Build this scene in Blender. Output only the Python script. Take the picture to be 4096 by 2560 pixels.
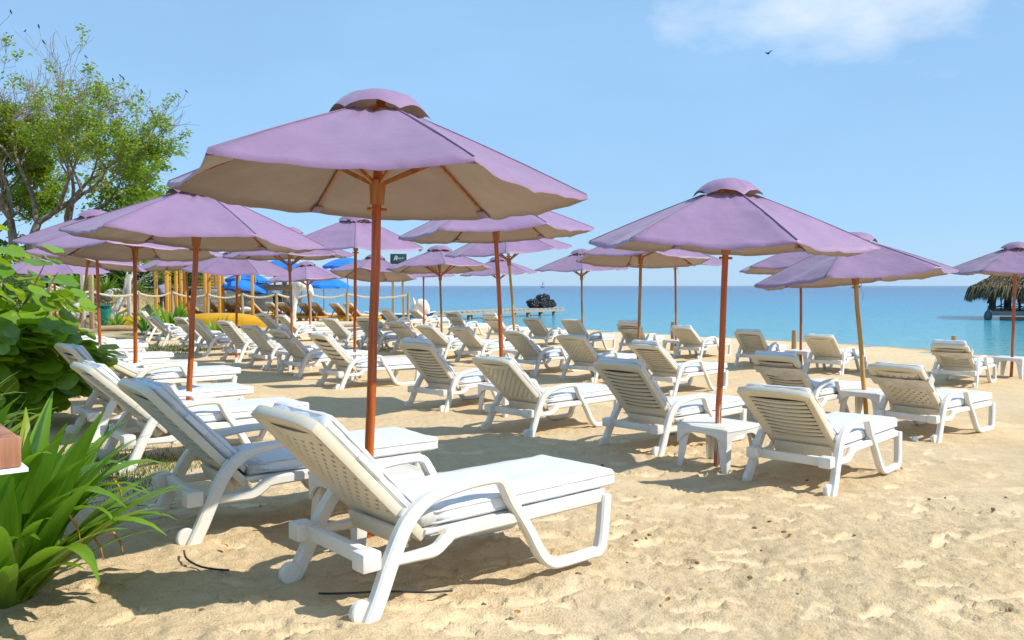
import bpy, bmesh, math, random
import numpy as np
from mathutils import Vector, Matrix, noise, Quaternion
R = math.radians
for o in list(bpy.data.objects): bpy.data.objects.remove(o)
S = bpy.context.scene
COL = S.collection
# ------------------------------------------------------------------ camera
cd = bpy.data.cameras.new('camera'); cam = bpy.data.objects.new('camera', cd); COL.objects.link(cam)
cd.sensor_width = 36; cd.lens = 36*3387/4096; cd.clip_start = .05; cd.clip_end = 20000
cam.location = (0, 0, 1.5); cam.rotation_euler = (R(90-2.323), 0, 0)
S.camera = cam
# ------------------------------------------------------------------ world
SUN = Vector((.92, -.23, .95)).normalized()
W = bpy.data.worlds.new('World'); S.world = W; W.use_nodes = True
wn = W.node_tree; wn.nodes.clear()
def wnode(t, **k):
    n = wn.nodes.new(t)
    for a, b in k.items(): setattr(n, a, b)
    return n
sky = wnode('ShaderNodeTexSky', sky_type='NISHITA', sun_disc=False, sun_elevation=math.asin(SUN.z),
            sun_rotation=math.atan2(SUN.x, SUN.y), altitude=0, air_density=1.0, dust_density=.15, ozone_density=3.0)
tc = wnode('ShaderNodeTexCoord')
def wmath(op, a, b=None, clamp=False):
    n = wnode('ShaderNodeMath', operation=op, use_clamp=clamp)
    for i, v in enumerate((a, b)):
        if v is None: continue
        if isinstance(v, (int, float)): n.inputs[i].default_value = v
        else: wn.links.new(v, n.inputs[i])
    return n.outputs[0]
def wnoise(scale, detail, rough, sc):
    m = wnode('ShaderNodeMapping'); m.inputs['Scale'].default_value = sc
    wn.links.new(tc.outputs['Generated'], m.inputs[0])
    n = wnode('ShaderNodeTexNoise'); n.inputs['Scale'].default_value = scale
    n.inputs['Detail'].default_value = detail; n.inputs['Roughness'].default_value = rough
    wn.links.new(m.outputs[0], n.inputs['Vector']); return n
n1 = wnoise(2.2, 6, .55, (1, 1, 3.0))             # thin veils over the whole sky
veil = wmath('MULTIPLY', wmath('SUBTRACT', n1.outputs[0], .42, True), 1.5, True)
n2 = wnoise(7, 7, .6, (1, 1, 2.2))                # one soft cloud, as seen at the upper right
vd = wnode('ShaderNodeVectorMath', operation='SUBTRACT'); wn.links.new(tc.outputs['Generated'], vd.inputs[0])
cdir = Vector((.405, 1, .385)).normalized(); vd.inputs[1].default_value = cdir
vs = wnode('ShaderNodeVectorMath', operation='MULTIPLY'); wn.links.new(vd.outputs[0], vs.inputs[0]); vs.inputs[1].default_value = (5.2, 5.2, 10.5)
vl = wnode('ShaderNodeVectorMath', operation='LENGTH'); wn.links.new(vs.outputs[0], vl.inputs[0])
cl = wmath('SUBTRACT', 1.12, vl.outputs['Value'])
cl = wmath('ADD', cl, wmath('MULTIPLY', wmath('SUBTRACT', n2.outputs[0], .5), 2.2))
cl = wmath('MULTIPLY', cl, 1.1, True)
cl = wmath('MULTIPLY', cl, .72)
tint = wnode('ShaderNodeMix', data_type='RGBA', blend_type='MULTIPLY'); tint.inputs[0].default_value = 1
wn.links.new(sky.outputs[0], tint.inputs[6]); tint.inputs[7].default_value = (.98, 1.0, 1.0, 1)
mx = wnode('ShaderNodeMix', data_type='RGBA'); wn.links.new(wmath('ADD', wmath('MULTIPLY', veil, .40), .66), mx.inputs[0])
wn.links.new(tint.outputs[2], mx.inputs[6]); mx.inputs[7].default_value = (3.45, 6.15, 9.6, 1)
mx2 = wnode('ShaderNodeMix', data_type='RGBA'); wn.links.new(cl, mx2.inputs[0])
wn.links.new(mx.outputs[2], mx2.inputs[6]); mx2.inputs[7].default_value = (8.2, 8.8, 9.4, 1)
bg = wnode('ShaderNodeBackground'); bg.inputs[1].default_value = .1
wn.links.new(mx2.outputs[2], bg.inputs[0])
wo = wnode('ShaderNodeOutputWorld'); wn.links.new(bg.outputs[0], wo.inputs[0])
# ------------------------------------------------------------------ sun + exposure
ld = bpy.data.lights.new('sun', 'SUN'); ld.energy = 4.8; ld.angle = R(.53); ld.color = (1, .955, .87)
sun = bpy.data.objects.new('sun', ld); COL.objects.link(sun); sun.rotation_euler = SUN.to_track_quat('Z', 'Y').to_euler()
V = S.view_settings; V.view_transform = 'Standard'; V.look = 'None'; V.exposure = .2; V.gamma = 1; V.use_curve_mapping = False
S.render.engine = 'CYCLES'
# ------------------------------------------------------------------ materials
def mat(name):
    m = bpy.data.materials.new(name); m.use_nodes = True
    nt = m.node_tree; return m, nt, nt.nodes['Principled BSDF']
def nn(nt, t, **k):
    n = nt.nodes.new(t)
    for a, b in k.items():
        if a in n.inputs.keys(): n.inputs[a].default_value = b
        else: setattr(n, a, b)
    return n
def lk(nt, a, b): nt.links.new(a, b)
def coords(nt, scale=(1, 1, 1), kind='Object', rot=(0, 0, 0)):
    t = nn(nt, 'ShaderNodeTexCoord'); m = nn(nt, 'ShaderNodeMapping'); m.inputs['Scale'].default_value = scale
    m.inputs['Rotation'].default_value = rot
    lk(nt, t.outputs[kind], m.inputs[0]); return m.outputs[0]
def nz(nt, vec, scale, detail=4, rough=.55):
    n = nn(nt, 'ShaderNodeTexNoise', Scale=scale, Detail=detail, Roughness=rough); lk(nt, vec, n.inputs['Vector']); return n.outputs[0]
def ramp(nt, fac, stops):
    r = nn(nt, 'ShaderNodeValToRGB'); e = r.color_ramp.elements
    while len(e) < len(stops): e.new(.5)
    for i, (p, c) in enumerate(stops): e[i].position = p; e[i].color = (*c, 1) if len(c) == 3 else c
    lk(nt, fac, r.inputs[0]); return r.outputs[0]
def mixc(nt, fac, a, b, mode='MIX'):
    m = nn(nt, 'ShaderNodeMix', data_type='RGBA', blend_type=mode)
    for i, v in ((0, fac), (6, a), (7, b)):
        if isinstance(v, (int, float)): m.inputs[i].default_value = v
        elif isinstance(v, tuple): m.inputs[i].default_value = (*v, 1) if len(v) == 3 else v
        else: lk(nt, v, m.inputs[i])
    return m.outputs[2]
def bump(nt, p, h, strength=.3, dist=.01, normal=None):
    b = nn(nt, 'ShaderNodeBump', Strength=strength, Distance=dist); lk(nt, h, b.inputs['Height'])
    if normal is not None: lk(nt, normal, b.inputs['Normal'])
    lk(nt, b.outputs[0], p.inputs['Normal']); return b.outputs[0]
M = {}
def noisy(name, c1, c2, scale=6, rough=.6, bs=.2, bd=.01, stretch=(1, 1, 1), spec=.4, lo=.35, hi=.65, rnd=0, metal=0):
    m, nt, p = mat(name); v = coords(nt, stretch); f = nz(nt, v, scale, 5)
    c = ramp(nt, f, [(lo, c1), (hi, c2)])
    if rnd:
        oi = nn(nt, 'ShaderNodeObjectInfo'); h = nn(nt, 'ShaderNodeHueSaturation')
        mr = nn(nt, 'ShaderNodeMapRange'); mr.inputs[3].default_value = 1-rnd; mr.inputs[4].default_value = 1+rnd
        lk(nt, oi.outputs['Random'], mr.inputs[0]); lk(nt, mr.outputs[0], h.inputs['Value']); lk(nt, c, h.inputs['Color']); c = h.outputs[0]
    lk(nt, c, p.inputs['Base Color']); p.inputs['Roughness'].default_value = rough; p.inputs['Specular IOR Level'].default_value = spec
    p.inputs['Metallic'].default_value = metal
    if bs: bump(nt, p, nz(nt, v, scale*3, 5), bs, bd)
    M[name] = m; return m
# plastics
def plastic(name, base, grime, amt):
    m, nt, p = mat(name); v = coords(nt)
    oi = nn(nt, 'ShaderNodeObjectInfo')
    va = nn(nt, 'ShaderNodeVectorMath', operation='ADD'); lk(nt, v, va.inputs[0]); lk(nt, oi.outputs['Location'], va.inputs[1])
    f = nz(nt, va.outputs[0], 5, 8, .68); f2 = nz(nt, va.outputs[0], 60, 4, .7)
    fm = nn(nt, 'ShaderNodeMath', operation='MULTIPLY'); lk(nt, f, fm.inputs[0]); lk(nt, f2, fm.inputs[1])
    g = ramp(nt, fm.outputs[0], [(.27, (0, 0, 0)), (.42, (amt, amt, amt))])
    c = mixc(nt, g, base, grime); sc_ = nz(nt, va.outputs[0], 1.3, 3, .6); c = mixc(nt, ramp(nt, sc_, [(.40, (0, 0, 0)), (.70, (.55, .55, .55))]), c, tuple(q*w for q, w in zip(base, (.97, .90, .74))))
    lk(nt, c, p.inputs['Base Color'])
    p.inputs['Roughness'].default_value = .42; p.inputs['Specular IOR Level'].default_value = .45
    bump(nt, p, f2, .06, .004); M[name] = m
plastic('plastic', (.715, .70, .665), (.40, .34, .20), .35)
plastic('plastic_aged', (.69, .635, .52), (.40, .34, .20), .25)
def cushion(name, base, grime, amt, t0=.5, t1=.78):
    m, nt, p = mat(name); v = coords(nt)
    oi = nn(nt, 'ShaderNodeObjectInfo')
    va = nn(nt, 'ShaderNodeVectorMath', operation='ADD'); lk(nt, v, va.inputs[0]); lk(nt, oi.outputs['Location'], va.inputs[1])
    f = nz(nt, va.outputs[0], 4, 9, .72)
    g = ramp(nt, f, [(t0, (0, 0, 0)), (t1, (amt, amt, amt))])
    c = mixc(nt, g, base, grime); lk(nt, c, p.inputs['Base Color'])
    p.inputs['Roughness'].default_value = .38; p.inputs['Specular IOR Level'].default_value = .5
    st = coords(nt, (3, 22, 12)); h = nz(nt, st, 1.0, 3, .5)
    bump(nt, p, h, .25, .02); M[name] = m
cushion('cushion', (.72, .735, .76), (.45, .43, .40), .35)
cushion('cushion_mottled', (.66, .66, .67), (.12, .12, .12), .6, .47, .62)
cushion('cushion_dirty', (.62, .61, .58), (.14, .12, .10), .7, .44, .66)
noisy('piping', (.50, .50, .50), (.64, .64, .65), 9, .6, 0)
noisy('gap_shade', (.15, .125, .09), (.27, .23, .17), 9, .9, .3)  # dark brown that paints the shade between slats and inside holes
noisy('strap_cloth', (.50, .46, .40), (.66, .63, .57), 9, .7, .4, .01)
# wood
def wood(name, c1, c2, c3, rough=.35, zst=.25, sc=18, chips=False):
    m, nt, p = mat(name)
    oi = nn(nt, 'ShaderNodeObjectInfo'); v = coords(nt, (1, 1, zst*.2))
    va = nn(nt, 'ShaderNodeVectorMath', operation='ADD'); lk(nt, v, va.inputs[0]); lk(nt, oi.outputs['Location'], va.inputs[1])
    f = nz(nt, va.outputs[0], sc*2.2, 6, .65)
    c = ramp(nt, f, [(.3, c1), (.5, c2), (.72, c3)])
    if chips:
        t = nn(nt, 'ShaderNodeTexCoord'); sx = nn(nt, 'ShaderNodeSeparateXYZ'); lk(nt, t.outputs['Object'], sx.inputs[0])
        k = nn(nt, 'ShaderNodeMapRange'); lk(nt, sx.outputs[2], k.inputs[0]); k.inputs[1].default_value = .3; k.inputs[2].default_value = 1.1; k.inputs[3].default_value = .12; k.inputs[4].default_value = -.12
        f3 = nz(nt, v, 60, 5, .7); ad = nn(nt, 'ShaderNodeMath', operation='ADD'); lk(nt, f3, ad.inputs[0]); lk(nt, k.outputs[0], ad.inputs[1])
        c = mixc(nt, ramp(nt, ad.outputs[0], [(.585, (0, 0, 0)), (.61, (1, 1, 1))]), c, (.62, .55, .50))
    lk(nt, c, p.inputs['Base Color']); p.inputs['Roughness'].default_value = rough; p.inputs['Specular IOR Level'].default_value = .5
    bump(nt, p, f, .15, .004); M[name] = m
wood('pole_red', (.20, .03, .004), (.40, .075, .006), (.58, .15, .012), .28)
wood('pole_red_chipped', (.20, .035, .006), (.40, .08, .010), (.56, .14, .018), .36, chips=True)
wood('pole_brown', (.22, .085, .02), (.36, .155, .04), (.48, .25, .08), .4)
wood('pole_yellow', (.34, .17, .035), (.52, .28, .06), (.62, .36, .10), .4)
wood('rib_wood', (.24, .075, .02), (.36, .13, .035), (.46, .20, .06), .45)
wood('yellow_wood', (.42, .19, .03), (.62, .30, .045), (.72, .40, .08), .45)
wood('lounge_wood', (.26, .10, .025), (.42, .18, .04), (.55, .27, .07), .45)
wood('log_wood', (.22, .15, .08), (.36, .25, .13), (.48, .36, .21), .8)
wood('grey_wood', (.26, .23, .19), (.46, .42, .36), (.64, .60, .54), .85)
wood('jetty_wood', (.20, .18, .14), (.34, .31, .25), (.46, .43, .36), .9)
wood('wall_plank', (.40, .37, .32), (.60, .57, .52), (.74, .72, .67), .9)
wood('pale_wood', (.42, .35, .25), (.60, .52, .40), (.72, .66, .54), .85)
wood('dark_wood', (.05, .035, .025), (.11, .075, .05), (.18, .13, .09), .8)
wood('planter_wood', (.20, .08, .04), (.34, .15, .08), (.46, .24, .14), .6, sc=9)
noisy('driftwood', (.48, .44, .38), (.82, .80, .76), 5, .8, .5, .03, (1, 1, .35))
noisy('bark', (.10, .075, .05), (.26, .21, .16), 5, .9, .6, .04, (1, 1, .25))
noisy('bark_white', (.40, .36, .31), (.74, .71, .66), 5, .9, .6, .03, (1, 1, .25))
noisy('twig', (.17, .12, .09), (.32, .25, .20), 5, .9, 0)
# cloth
def cloth(name, base, dark, trans, tcol, rough=.75, under=None):
    m, nt, p = mat(name); v = coords(nt)
    oi = nn(nt, 'ShaderNodeObjectInfo')
    va = nn(nt, 'ShaderNodeVectorMath', operation='ADD'); lk(nt, v, va.inputs[0]); lk(nt, oi.outputs['Location'], va.inputs[1])
    f = nz(nt, va.outputs[0], 2.2, 6, .6)
    c = ramp(nt, f, [(.3, dark), (.65, base)])
    h = nn(nt, 'ShaderNodeHueSaturation'); mr = nn(nt, 'ShaderNodeMapRange'); mr.inputs[3].default_value = .88; mr.inputs[4].default_value = 1.12
    lk(nt, oi.outputs['Random'], mr.inputs[0]); lk(nt, mr.outputs[0], h.inputs['Value']); lk(nt, c, h.inputs['Color'])
    hc = h.outputs[0]
    if under: hc = mixc(nt, nn(nt, 'ShaderNodeNewGeometry').outputs['Backfacing'], hc, under)      # back faces take a separate, duller colour
    lk(nt, hc, p.inputs['Base Color']); p.inputs['Roughness'].default_value = rough; p.inputs['Specular IOR Level'].default_value = .45
    p.inputs['Sheen Weight'].default_value = .15
    w = nz(nt, va.outputs[0], 3.2, 3, .45)
    b = bump(nt, p, w, .6, .05)
    tr = nn(nt, 'ShaderNodeBsdfTranslucent', Color=(*tcol, 1)); lk(nt, b, tr.inputs['Normal'])
    ms = nn(nt, 'ShaderNodeMixShader'); ms.inputs[0].default_value = trans
    lk(nt, p.outputs[0], ms.inputs[1]); lk(nt, tr.outputs[0], ms.inputs[2])
    lk(nt, ms.outputs[0], nt.nodes['Material Output'].inputs[0]); M[name] = m
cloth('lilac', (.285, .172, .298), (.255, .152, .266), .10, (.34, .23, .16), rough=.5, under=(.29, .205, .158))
cloth('blue_cloth', (.008, .23, .80), (.006, .19, .70), .25, (.03, .30, .85))
cloth('white_cloth', (.78, .78, .76), (.66, .66, .64), .25, (.8, .8, .78))
noisy('lilac_hem', (.24, .15, .24), (.34, .22, .34), 8, .8, 0)
# greenery
def leafm(name, c1, c2, trans, tcol, rough=.35, sat=.12, veins=False, streak=False):
    m, nt, p = mat(name); oi = nn(nt, 'ShaderNodeObjectInfo'); v = coords(nt)
    at = nn(nt, 'ShaderNodeAttribute', attribute_name='tone')
    ad = nn(nt, 'ShaderNodeMath', operation='ADD'); lk(nt, oi.outputs['Random'], ad.inputs[0]); lk(nt, at.outputs['Fac'], ad.inputs[1])
    fr = nn(nt, 'ShaderNodeMath', operation='FRACT'); lk(nt, ad.outputs[0], fr.inputs[0])
    c = ramp(nt, fr.outputs[0], [(0, c1), (.93, c2), (.985, (c2[0]*1.9, c2[1]*.75, c2[2])), (1, (.30, .10, .02))])
    if streak:
        sv = nz(nt, coords(nt, (3, 90, 3)), 1, 3, .6); c = mixc(nt, ramp(nt, sv, [(.35, (0, 0, 0)), (.7, (.6, .6, .6))]), c, (c2[0]*1.35, c2[1]*1.15, c2[2]))
        sp = nz(nt, coords(nt, (7, 30, 7)), 1, 5, .7); c = mixc(nt, ramp(nt, sp, [(.66, (0, 0, 0)), (.74, (.8, .8, .8))]), c, (.28, .20, .03))
    if veins:
        wv = nn(nt, 'ShaderNodeTexWave', wave_type='BANDS', bands_direction='X', Scale=14, Distortion=2.5); lk(nt, v, wv.inputs['Vector'])
        sx = nn(nt, 'ShaderNodeSeparateXYZ'); lk(nt, v, sx.inputs[0])
        ab = nn(nt, 'ShaderNodeMath', operation='ABSOLUTE'); lk(nt, sx.outputs[1], ab.inputs[0])
        mid = ramp(nt, ab.outputs[0], [(.0, (1, 1, 1)), (.012, (0, 0, 0))])
        vv = ramp(nt, wv.outputs[0], [(.86, (0, 0, 0)), (1, (.35, .35, .35))])
        c = mixc(nt, vv, c, (c2[0]*1.3, c2[1]*1.3, c2[2])); c = mixc(nt, mid, c, (.30, .22, .06))
    lk(nt, c, p.inputs['Base Color']); p.inputs['Roughness'].default_value = rough
    tr = nn(nt, 'ShaderNodeBsdfTranslucent', Color=(*tcol, 1))
    ms = nn(nt, 'ShaderNodeMixShader'); ms.inputs[0].default_value = trans
    lk(nt, p.outputs[0], ms.inputs[1]); lk(nt, tr.outputs[0], ms.inputs[2]); lk(nt, ms.outputs[0], nt.nodes['Material Output'].inputs[0]); M[name] = m
leafm('grape_leaf', (.09, .21, .012), (.20, .35, .02), .38, (.42, .60, .02), .3, veins=True)
leafm('lily_leaf', (.04, .13, .010), (.15, .30, .018), .36, (.32, .56, .03), .36, streak=True)
leafm('tree_leaf', (.10, .19, .012), (.26, .37, .02), .42, (.40, .56, .03), .45)
leafm('shrub_leaf', (.03, .08, .012), (.09, .18, .02), .25, (.2, .34, .03), .5)
leafm('grass_blade', (.05, .11, .015), (.16, .20, .04), .25, (.2, .3, .05), .6)
noisy('dry_leaf', (.30, .10, .02), (.50, .26, .04), 20, .7, .2)
# others
noisy('yellow_hull', (.55, .27, .004), (.68, .35, .008), 3, .35, .05, .01, rnd=.05)
noisy('bin_green', (.0, .13, .085), (.005, .19, .125), 4, .45, .05)
noisy('black_bag', (.008, .010, .016), (.02, .023, .032), 9, .2, 1, .12, spec=.6)
noisy('black_rubber', (.015, .016, .02), (.04, .045, .05), 9, .6, .2)
noisy('grey_metal', (.25, .26, .27), (.36, .37, .38), 9, .4, 0, metal=.7)
noisy('rope', (.52, .44, .30), (.78, .70, .54), 40, .9, .6, .02)
noisy('beige_cushion', (.46, .40, .32), (.60, .53, .43), 4, .8, .2)
noisy('stone', (.36, .33, .28), (.60, .56, .48), 4, .9, .6, .05, rnd=.2)
noisy('sign_board', (.008, .055, .075), (.015, .085, .105), 3, .6, .1)
noisy('white_paint', (.74, .74, .73), (.84, .84, .83), 6, .5, .05)
noisy('hull_red', (.62, .36, .30), (.74, .48, .40), 3, .5, 0)
noisy('island_green', (.10, .17, .20), (.16, .24, .27), .01, .9, 0)
noisy('thatch', (.14, .10, .05), (.46, .35, .18), 9, .9, .3, .02)
noisy('thatch_dark', (.05, .04, .022), (.15, .11, .06), 9, .95, .3, .02)
noisy('shirt', (.36, .37, .55), (.44, .45, .62), 9, .85, .3)
noisy('trousers', (.03, .03, .04), (.06, .06, .07), 9, .85, .3)
noisy('skin', (.26, .13, .08), (.34, .18, .11), 9, .6, .1)
noisy('hat_cloth', (.03, .03, .035), (.06, .06, .07), 14, .85, .3)
noisy('bird_dark', (.02, .02, .022), (.06, .055, .05), 14, .8, 0)
noisy('paper', (.7, .7, .72), (.85, .85, .86), 14, .8, .5)
noisy('boat_blue', (.02, .09, .22), (.03, .14, .32), 4, .5, .1)
noisy('net', (.08, .10, .10), (.18, .21, .20), 30, .9, .6)
noisy('wood_chip', (.16, .09, .04), (.32, .20, .10), 14, .9, .3)
# sand
def sand_material():
    m, nt, p = mat('sand'); g = nn(nt, 'ShaderNodeNewGeometry'); pos = g.outputs['Position']
    sm = nn(nt, 'ShaderNodeAttribute', attribute_name='packed')
    big = nz(nt, pos, .35, 5, .6); med = nz(nt, pos, 6, 6, .7); fine = nz(nt, pos, 70, 3, .6); grain = nz(nt, pos, 170, 3, .7)
    c = ramp(nt, med, [(.30, (.66, .47, .245)), (.52, (.745, .55, .315)), (.74, (.79, .61, .375))])
    c = mixc(nt, ramp(nt, big, [(.35, (0, 0, 0)), (.7, (.45, .45, .45))]), c, (.76, .62, .44))
    c = mixc(nt, ramp(nt, fine, [(.58, (0, 0, 0)), (.74, (.6, .6, .6))]), c, (.48, .32, .165))
    c = mixc(nt, sm.outputs['Fac'], c, (.77, .60, .375))
    # grassy, littered bank far to the left
    at = nn(nt, 'ShaderNodeAttribute', attribute_name='bank')
    gc = ramp(nt, nz(nt, pos, 1.6, 6, .7), [(.35, (.20, .13, .07)), (.5, (.30, .22, .12)), (.6, (.10, .13, .03)), (.75, (.07, .11, .02))])
    c = mixc(nt, at.outputs['Fac'], c, gc)
    wt = nn(nt, 'ShaderNodeAttribute', attribute_name='wet'); c = mixc(nt, wt.outputs['Fac'], c, (.30, .22, .13))
    lk(nt, c, p.inputs['Base Color']); p.inputs['Roughness'].default_value = .95; p.inputs['Specular IOR Level'].default_value = .12
    inv = nn(nt, 'ShaderNodeMath', operation='SUBTRACT'); inv.inputs[0].default_value = 1.0; lk(nt, sm.outputs['Fac'], inv.inputs[1])
    k = nn(nt, 'ShaderNodeMath', operation='MULTIPLY_ADD'); lk(nt, inv.outputs[0], k.inputs[0]); k.inputs[1].default_value = .8; k.inputs[2].default_value = .2
    def hb(h, d, n=None, s=1.0):
        b = nn(nt, 'ShaderNodeBump', Distance=d); b.inputs['Strength'].default_value = s; lk(nt, h, b.inputs['Height'])
        if n is not None: lk(nt, n, b.inputs['Normal'])
        return b
    b1 = hb(fine, .017); lk(nt, k.outputs[0], b1.inputs['Strength'])
    b2 = hb(grain, .008, b1.outputs[0]); lk(nt, k.outputs[0], b2.inputs['Strength'])
    b3 = hb(nz(nt, pos, 16, 3, .5), .012, b2.outputs[0]); lk(nt, k.outputs[0], b3.inputs['Strength'])
    lk(nt, b3.outputs[0], p.inputs['Normal']); M['sand'] = m
sand_material()
def sea_material():
    m, nt, p = mat('sea'); g = nn(nt, 'ShaderNodeNewGeometry'); pos = g.outputs['Position']
    dp = nn(nt, 'ShaderNodeVectorMath', operation='DOT_PRODUCT'); lk(nt, pos, dp.inputs[0]); dp.inputs[1].default_value = (.25, .97, 0)
    lg = nn(nt, 'ShaderNodeMath', operation='LOGARITHM'); lk(nt, dp.outputs['Value'], lg.inputs[0]); lg.inputs[1].default_value = 10
    big = nz(nt, coords(nt, (.012, .05, 1)), 1, 4, .6)
    ad = nn(nt, 'ShaderNodeMath', operation='MULTIPLY_ADD'); lk(nt, big, ad.inputs[0]); ad.inputs[1].default_value = .12; lk(nt, lg.outputs[0], ad.inputs[2])
    mr = nn(nt, 'ShaderNodeMapRange'); lk(nt, ad.outputs[0], mr.inputs[0]); mr.inputs[1].default_value = 1.3; mr.inputs[2].default_value = 3.3
    c = ramp(nt, mr.outputs[0], [(.06, (.17, .40, .40)), (.15, (.085, .335, .40)), (.30, (.022, .235, .375)), (.46, (.006, .16, .32)), (.60, (.003, .095, .235)), (.75, (.002, .055, .165))])
    lk(nt, c, p.inputs['Base Color']); p.inputs['Roughness'].default_value = .12; p.inputs['IOR'].default_value = 1.33; p.inputs['Specular IOR Level'].default_value = .32
    w1 = nz(nt, coords(nt, (1.1, 2.6, 1)), 1.0, 5, .6); w2 = nz(nt, coords(nt, (.16, .55, 1)), 1.0, 4, .55)
    b1 = nn(nt, 'ShaderNodeBump', Distance=.5, Strength=.8); lk(nt, w1, b1.inputs['Height'])
    b2 = nn(nt, 'ShaderNodeBump', Distance=.9, Strength=.4); lk(nt, w2, b2.inputs['Height']); lk(nt, b1.outputs[0], b2.inputs['Normal'])
    lk(nt, b2.outputs[0], p.inputs['Normal']); M['sea'] = m
sea_material()
# ------------------------------------------------------------------ mesh helpers
class MB:
    def __init__(s): s.v = []; s.f = []
    def add(s, v, f):
        n = len(s.v); s.v += [tuple(x) for x in v]; s.f += [tuple(i+n for i in q) for q in f]; return s
    def box(s, c, d, rot=None, taper=1):
        x, y, z = d[0]/2, d[1]/2, d[2]/2
        vs = [Vector((sx*x*(taper if sz > 0 else 1), sy*y*(taper if sz > 0 else 1), sz*z)) for sz in (-1, 1) for sy in (-1, 1) for sx in (-1, 1)]
        if rot is not None: vs = [rot @ q for q in vs]
        c = Vector(c)
        return s.add([q+c for q in vs], [(0, 2, 3, 1), (4, 5, 7, 6), (0, 1, 5, 4), (2, 6, 7, 3), (0, 4, 6, 2), (1, 3, 7, 5)])
    def beam(s, a, b, w, h, roll=0):
        a, b = Vector(a), Vector(b); d = b-a; q = d.to_track_quat('X', 'Z') @ Quaternion((1, 0, 0), roll)
        return s.box((a+b)/2, (d.length, w, h), q)
    def tube(s, pts, rad, n=8, cap=True, jit=0, seed=0):
        pts = [Vector(p) for p in pts]; rs = rad if hasattr(rad, '__len__') else [rad]*len(pts)
        rnd = random.Random(seed); vs = []; up = None
        for i, p in enumerate(pts):
            t = (pts[min(i+1, len(pts)-1)]-pts[max(i-1, 0)])
            if t.length < 1e-9: t = Vector((0, 0, 1))
            t.normalize()
            if up is None: up = t.orthogonal().normalized()
            up = (up-t*up.dot(t))
            up = up.normalized() if up.length > 1e-6 else t.orthogonal().normalized()
            bi = t.cross(up)
            for k in range(n):
                a = 2*math.pi*k/n; r = rs[i]*(1+jit*(rnd.random()-.5))
                vs.append(p+(up*math.cos(a)+bi*math.sin(a))*r)
        f = [(i*n+k, i*n+(k+1) % n, (i+1)*n+(k+1) % n, (i+1)*n+k) for i in range(len(pts)-1) for k in range(n)]
        if cap: f += [tuple(range(n-1, -1, -1)), tuple((len(pts)-1)*n+k for k in range(n))]
        return s.add(vs, f)
    def lathe(s, prof, n=16, c=(0, 0, 0), axis='Z'):
        c = Vector(c); vs = []
        for r, z in prof:
            for k in range(n):
                a = 2*math.pi*k/n; q = Vector((r*math.cos(a), r*math.sin(a), z))
                if axis == 'Y': q = Vector((q.x, q.z, -q.y))
                vs.append(q+c)
        m = len(prof)
        f = [(i*n+k, i*n+(k+1) % n, (i+1)*n+(k+1) % n, (i+1)*n+k) for i in range(m-1) for k in range(n)]
        f += [tuple(range(n-1, -1, -1)), tuple((m-1)*n+k for k in range(n))]
        return s.add(vs, f)
    def grid(s, fn, nu, nv, flip=False):
        vs = [fn(i/nu, j/nv) for i in range(nu+1) for j in range(nv+1)]
        q = lambda i, j: i*(nv+1)+j
        f = [(q(i, j), q(i+1, j), q(i+1, j+1), q(i, j+1)) for i in range(nu) for j in range(nv)]
        if flip: f = [a[::-1] for a in f]
        return s.add(vs, f)
    def mesh(s, name, m, bevel=0, smooth=35, seg=2, fix=True, tone=None):
        me = bpy.data.meshes.new(name); me.from_pydata(s.v, [], s.f)
        bm = bmesh.new(); bm.from_mesh(me)
        if fix: bmesh.ops.recalc_face_normals(bm, faces=bm.faces)
        if bevel: bmesh.ops.bevel(bm, geom=[e for e in bm.edges if e.calc_face_angle(0) > .5], offset=bevel, segments=seg, affect='EDGES', profile=.5, clamp_overlap=True)
        bm.to_mesh(me); bm.free()
        if smooth:
            me.polygons.foreach_set('use_smooth', [True]*len(me.polygons)); me.set_sharp_from_angle(angle=R(smooth))
        if tone is not None:
            a = me.attributes.new('tone', 'FLOAT', 'FACE'); a.data.foreach_set('value', tone)
        me.materials.append(M[m] if isinstance(m, str) else m); me.update(); return me
    def build(s, name, m, parent=None, loc=(0, 0, 0), **k): return ob(name, s.mesh(name, m, **k), parent, loc)
def ob(name, me, parent=None, loc=(0, 0, 0), rot=None, scale=None):
    o = bpy.data.objects.new(name, me); COL.objects.link(o); o.location = loc
    if rot is not None: o.rotation_euler = rot
    if scale is not None: o.scale = scale if hasattr(scale, '__len__') else (scale,)*3
    if parent is not None: o.parent = parent
    return o
def tag(o, label=None, cat=None, group=None, kind=None):
    if label: o['label'] = label
    if cat: o['category'] = cat
    if group: o['group'] = group
    if kind: o['kind'] = kind
    return o
def thing(name, label, cat, loc=(0, 0, 0), rz=0, group=None):
    return tag(ob(name, None, None, loc, (0, 0, rz)), label, cat, group)
def setm(o, mtx): o.matrix_basis = mtx
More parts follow.
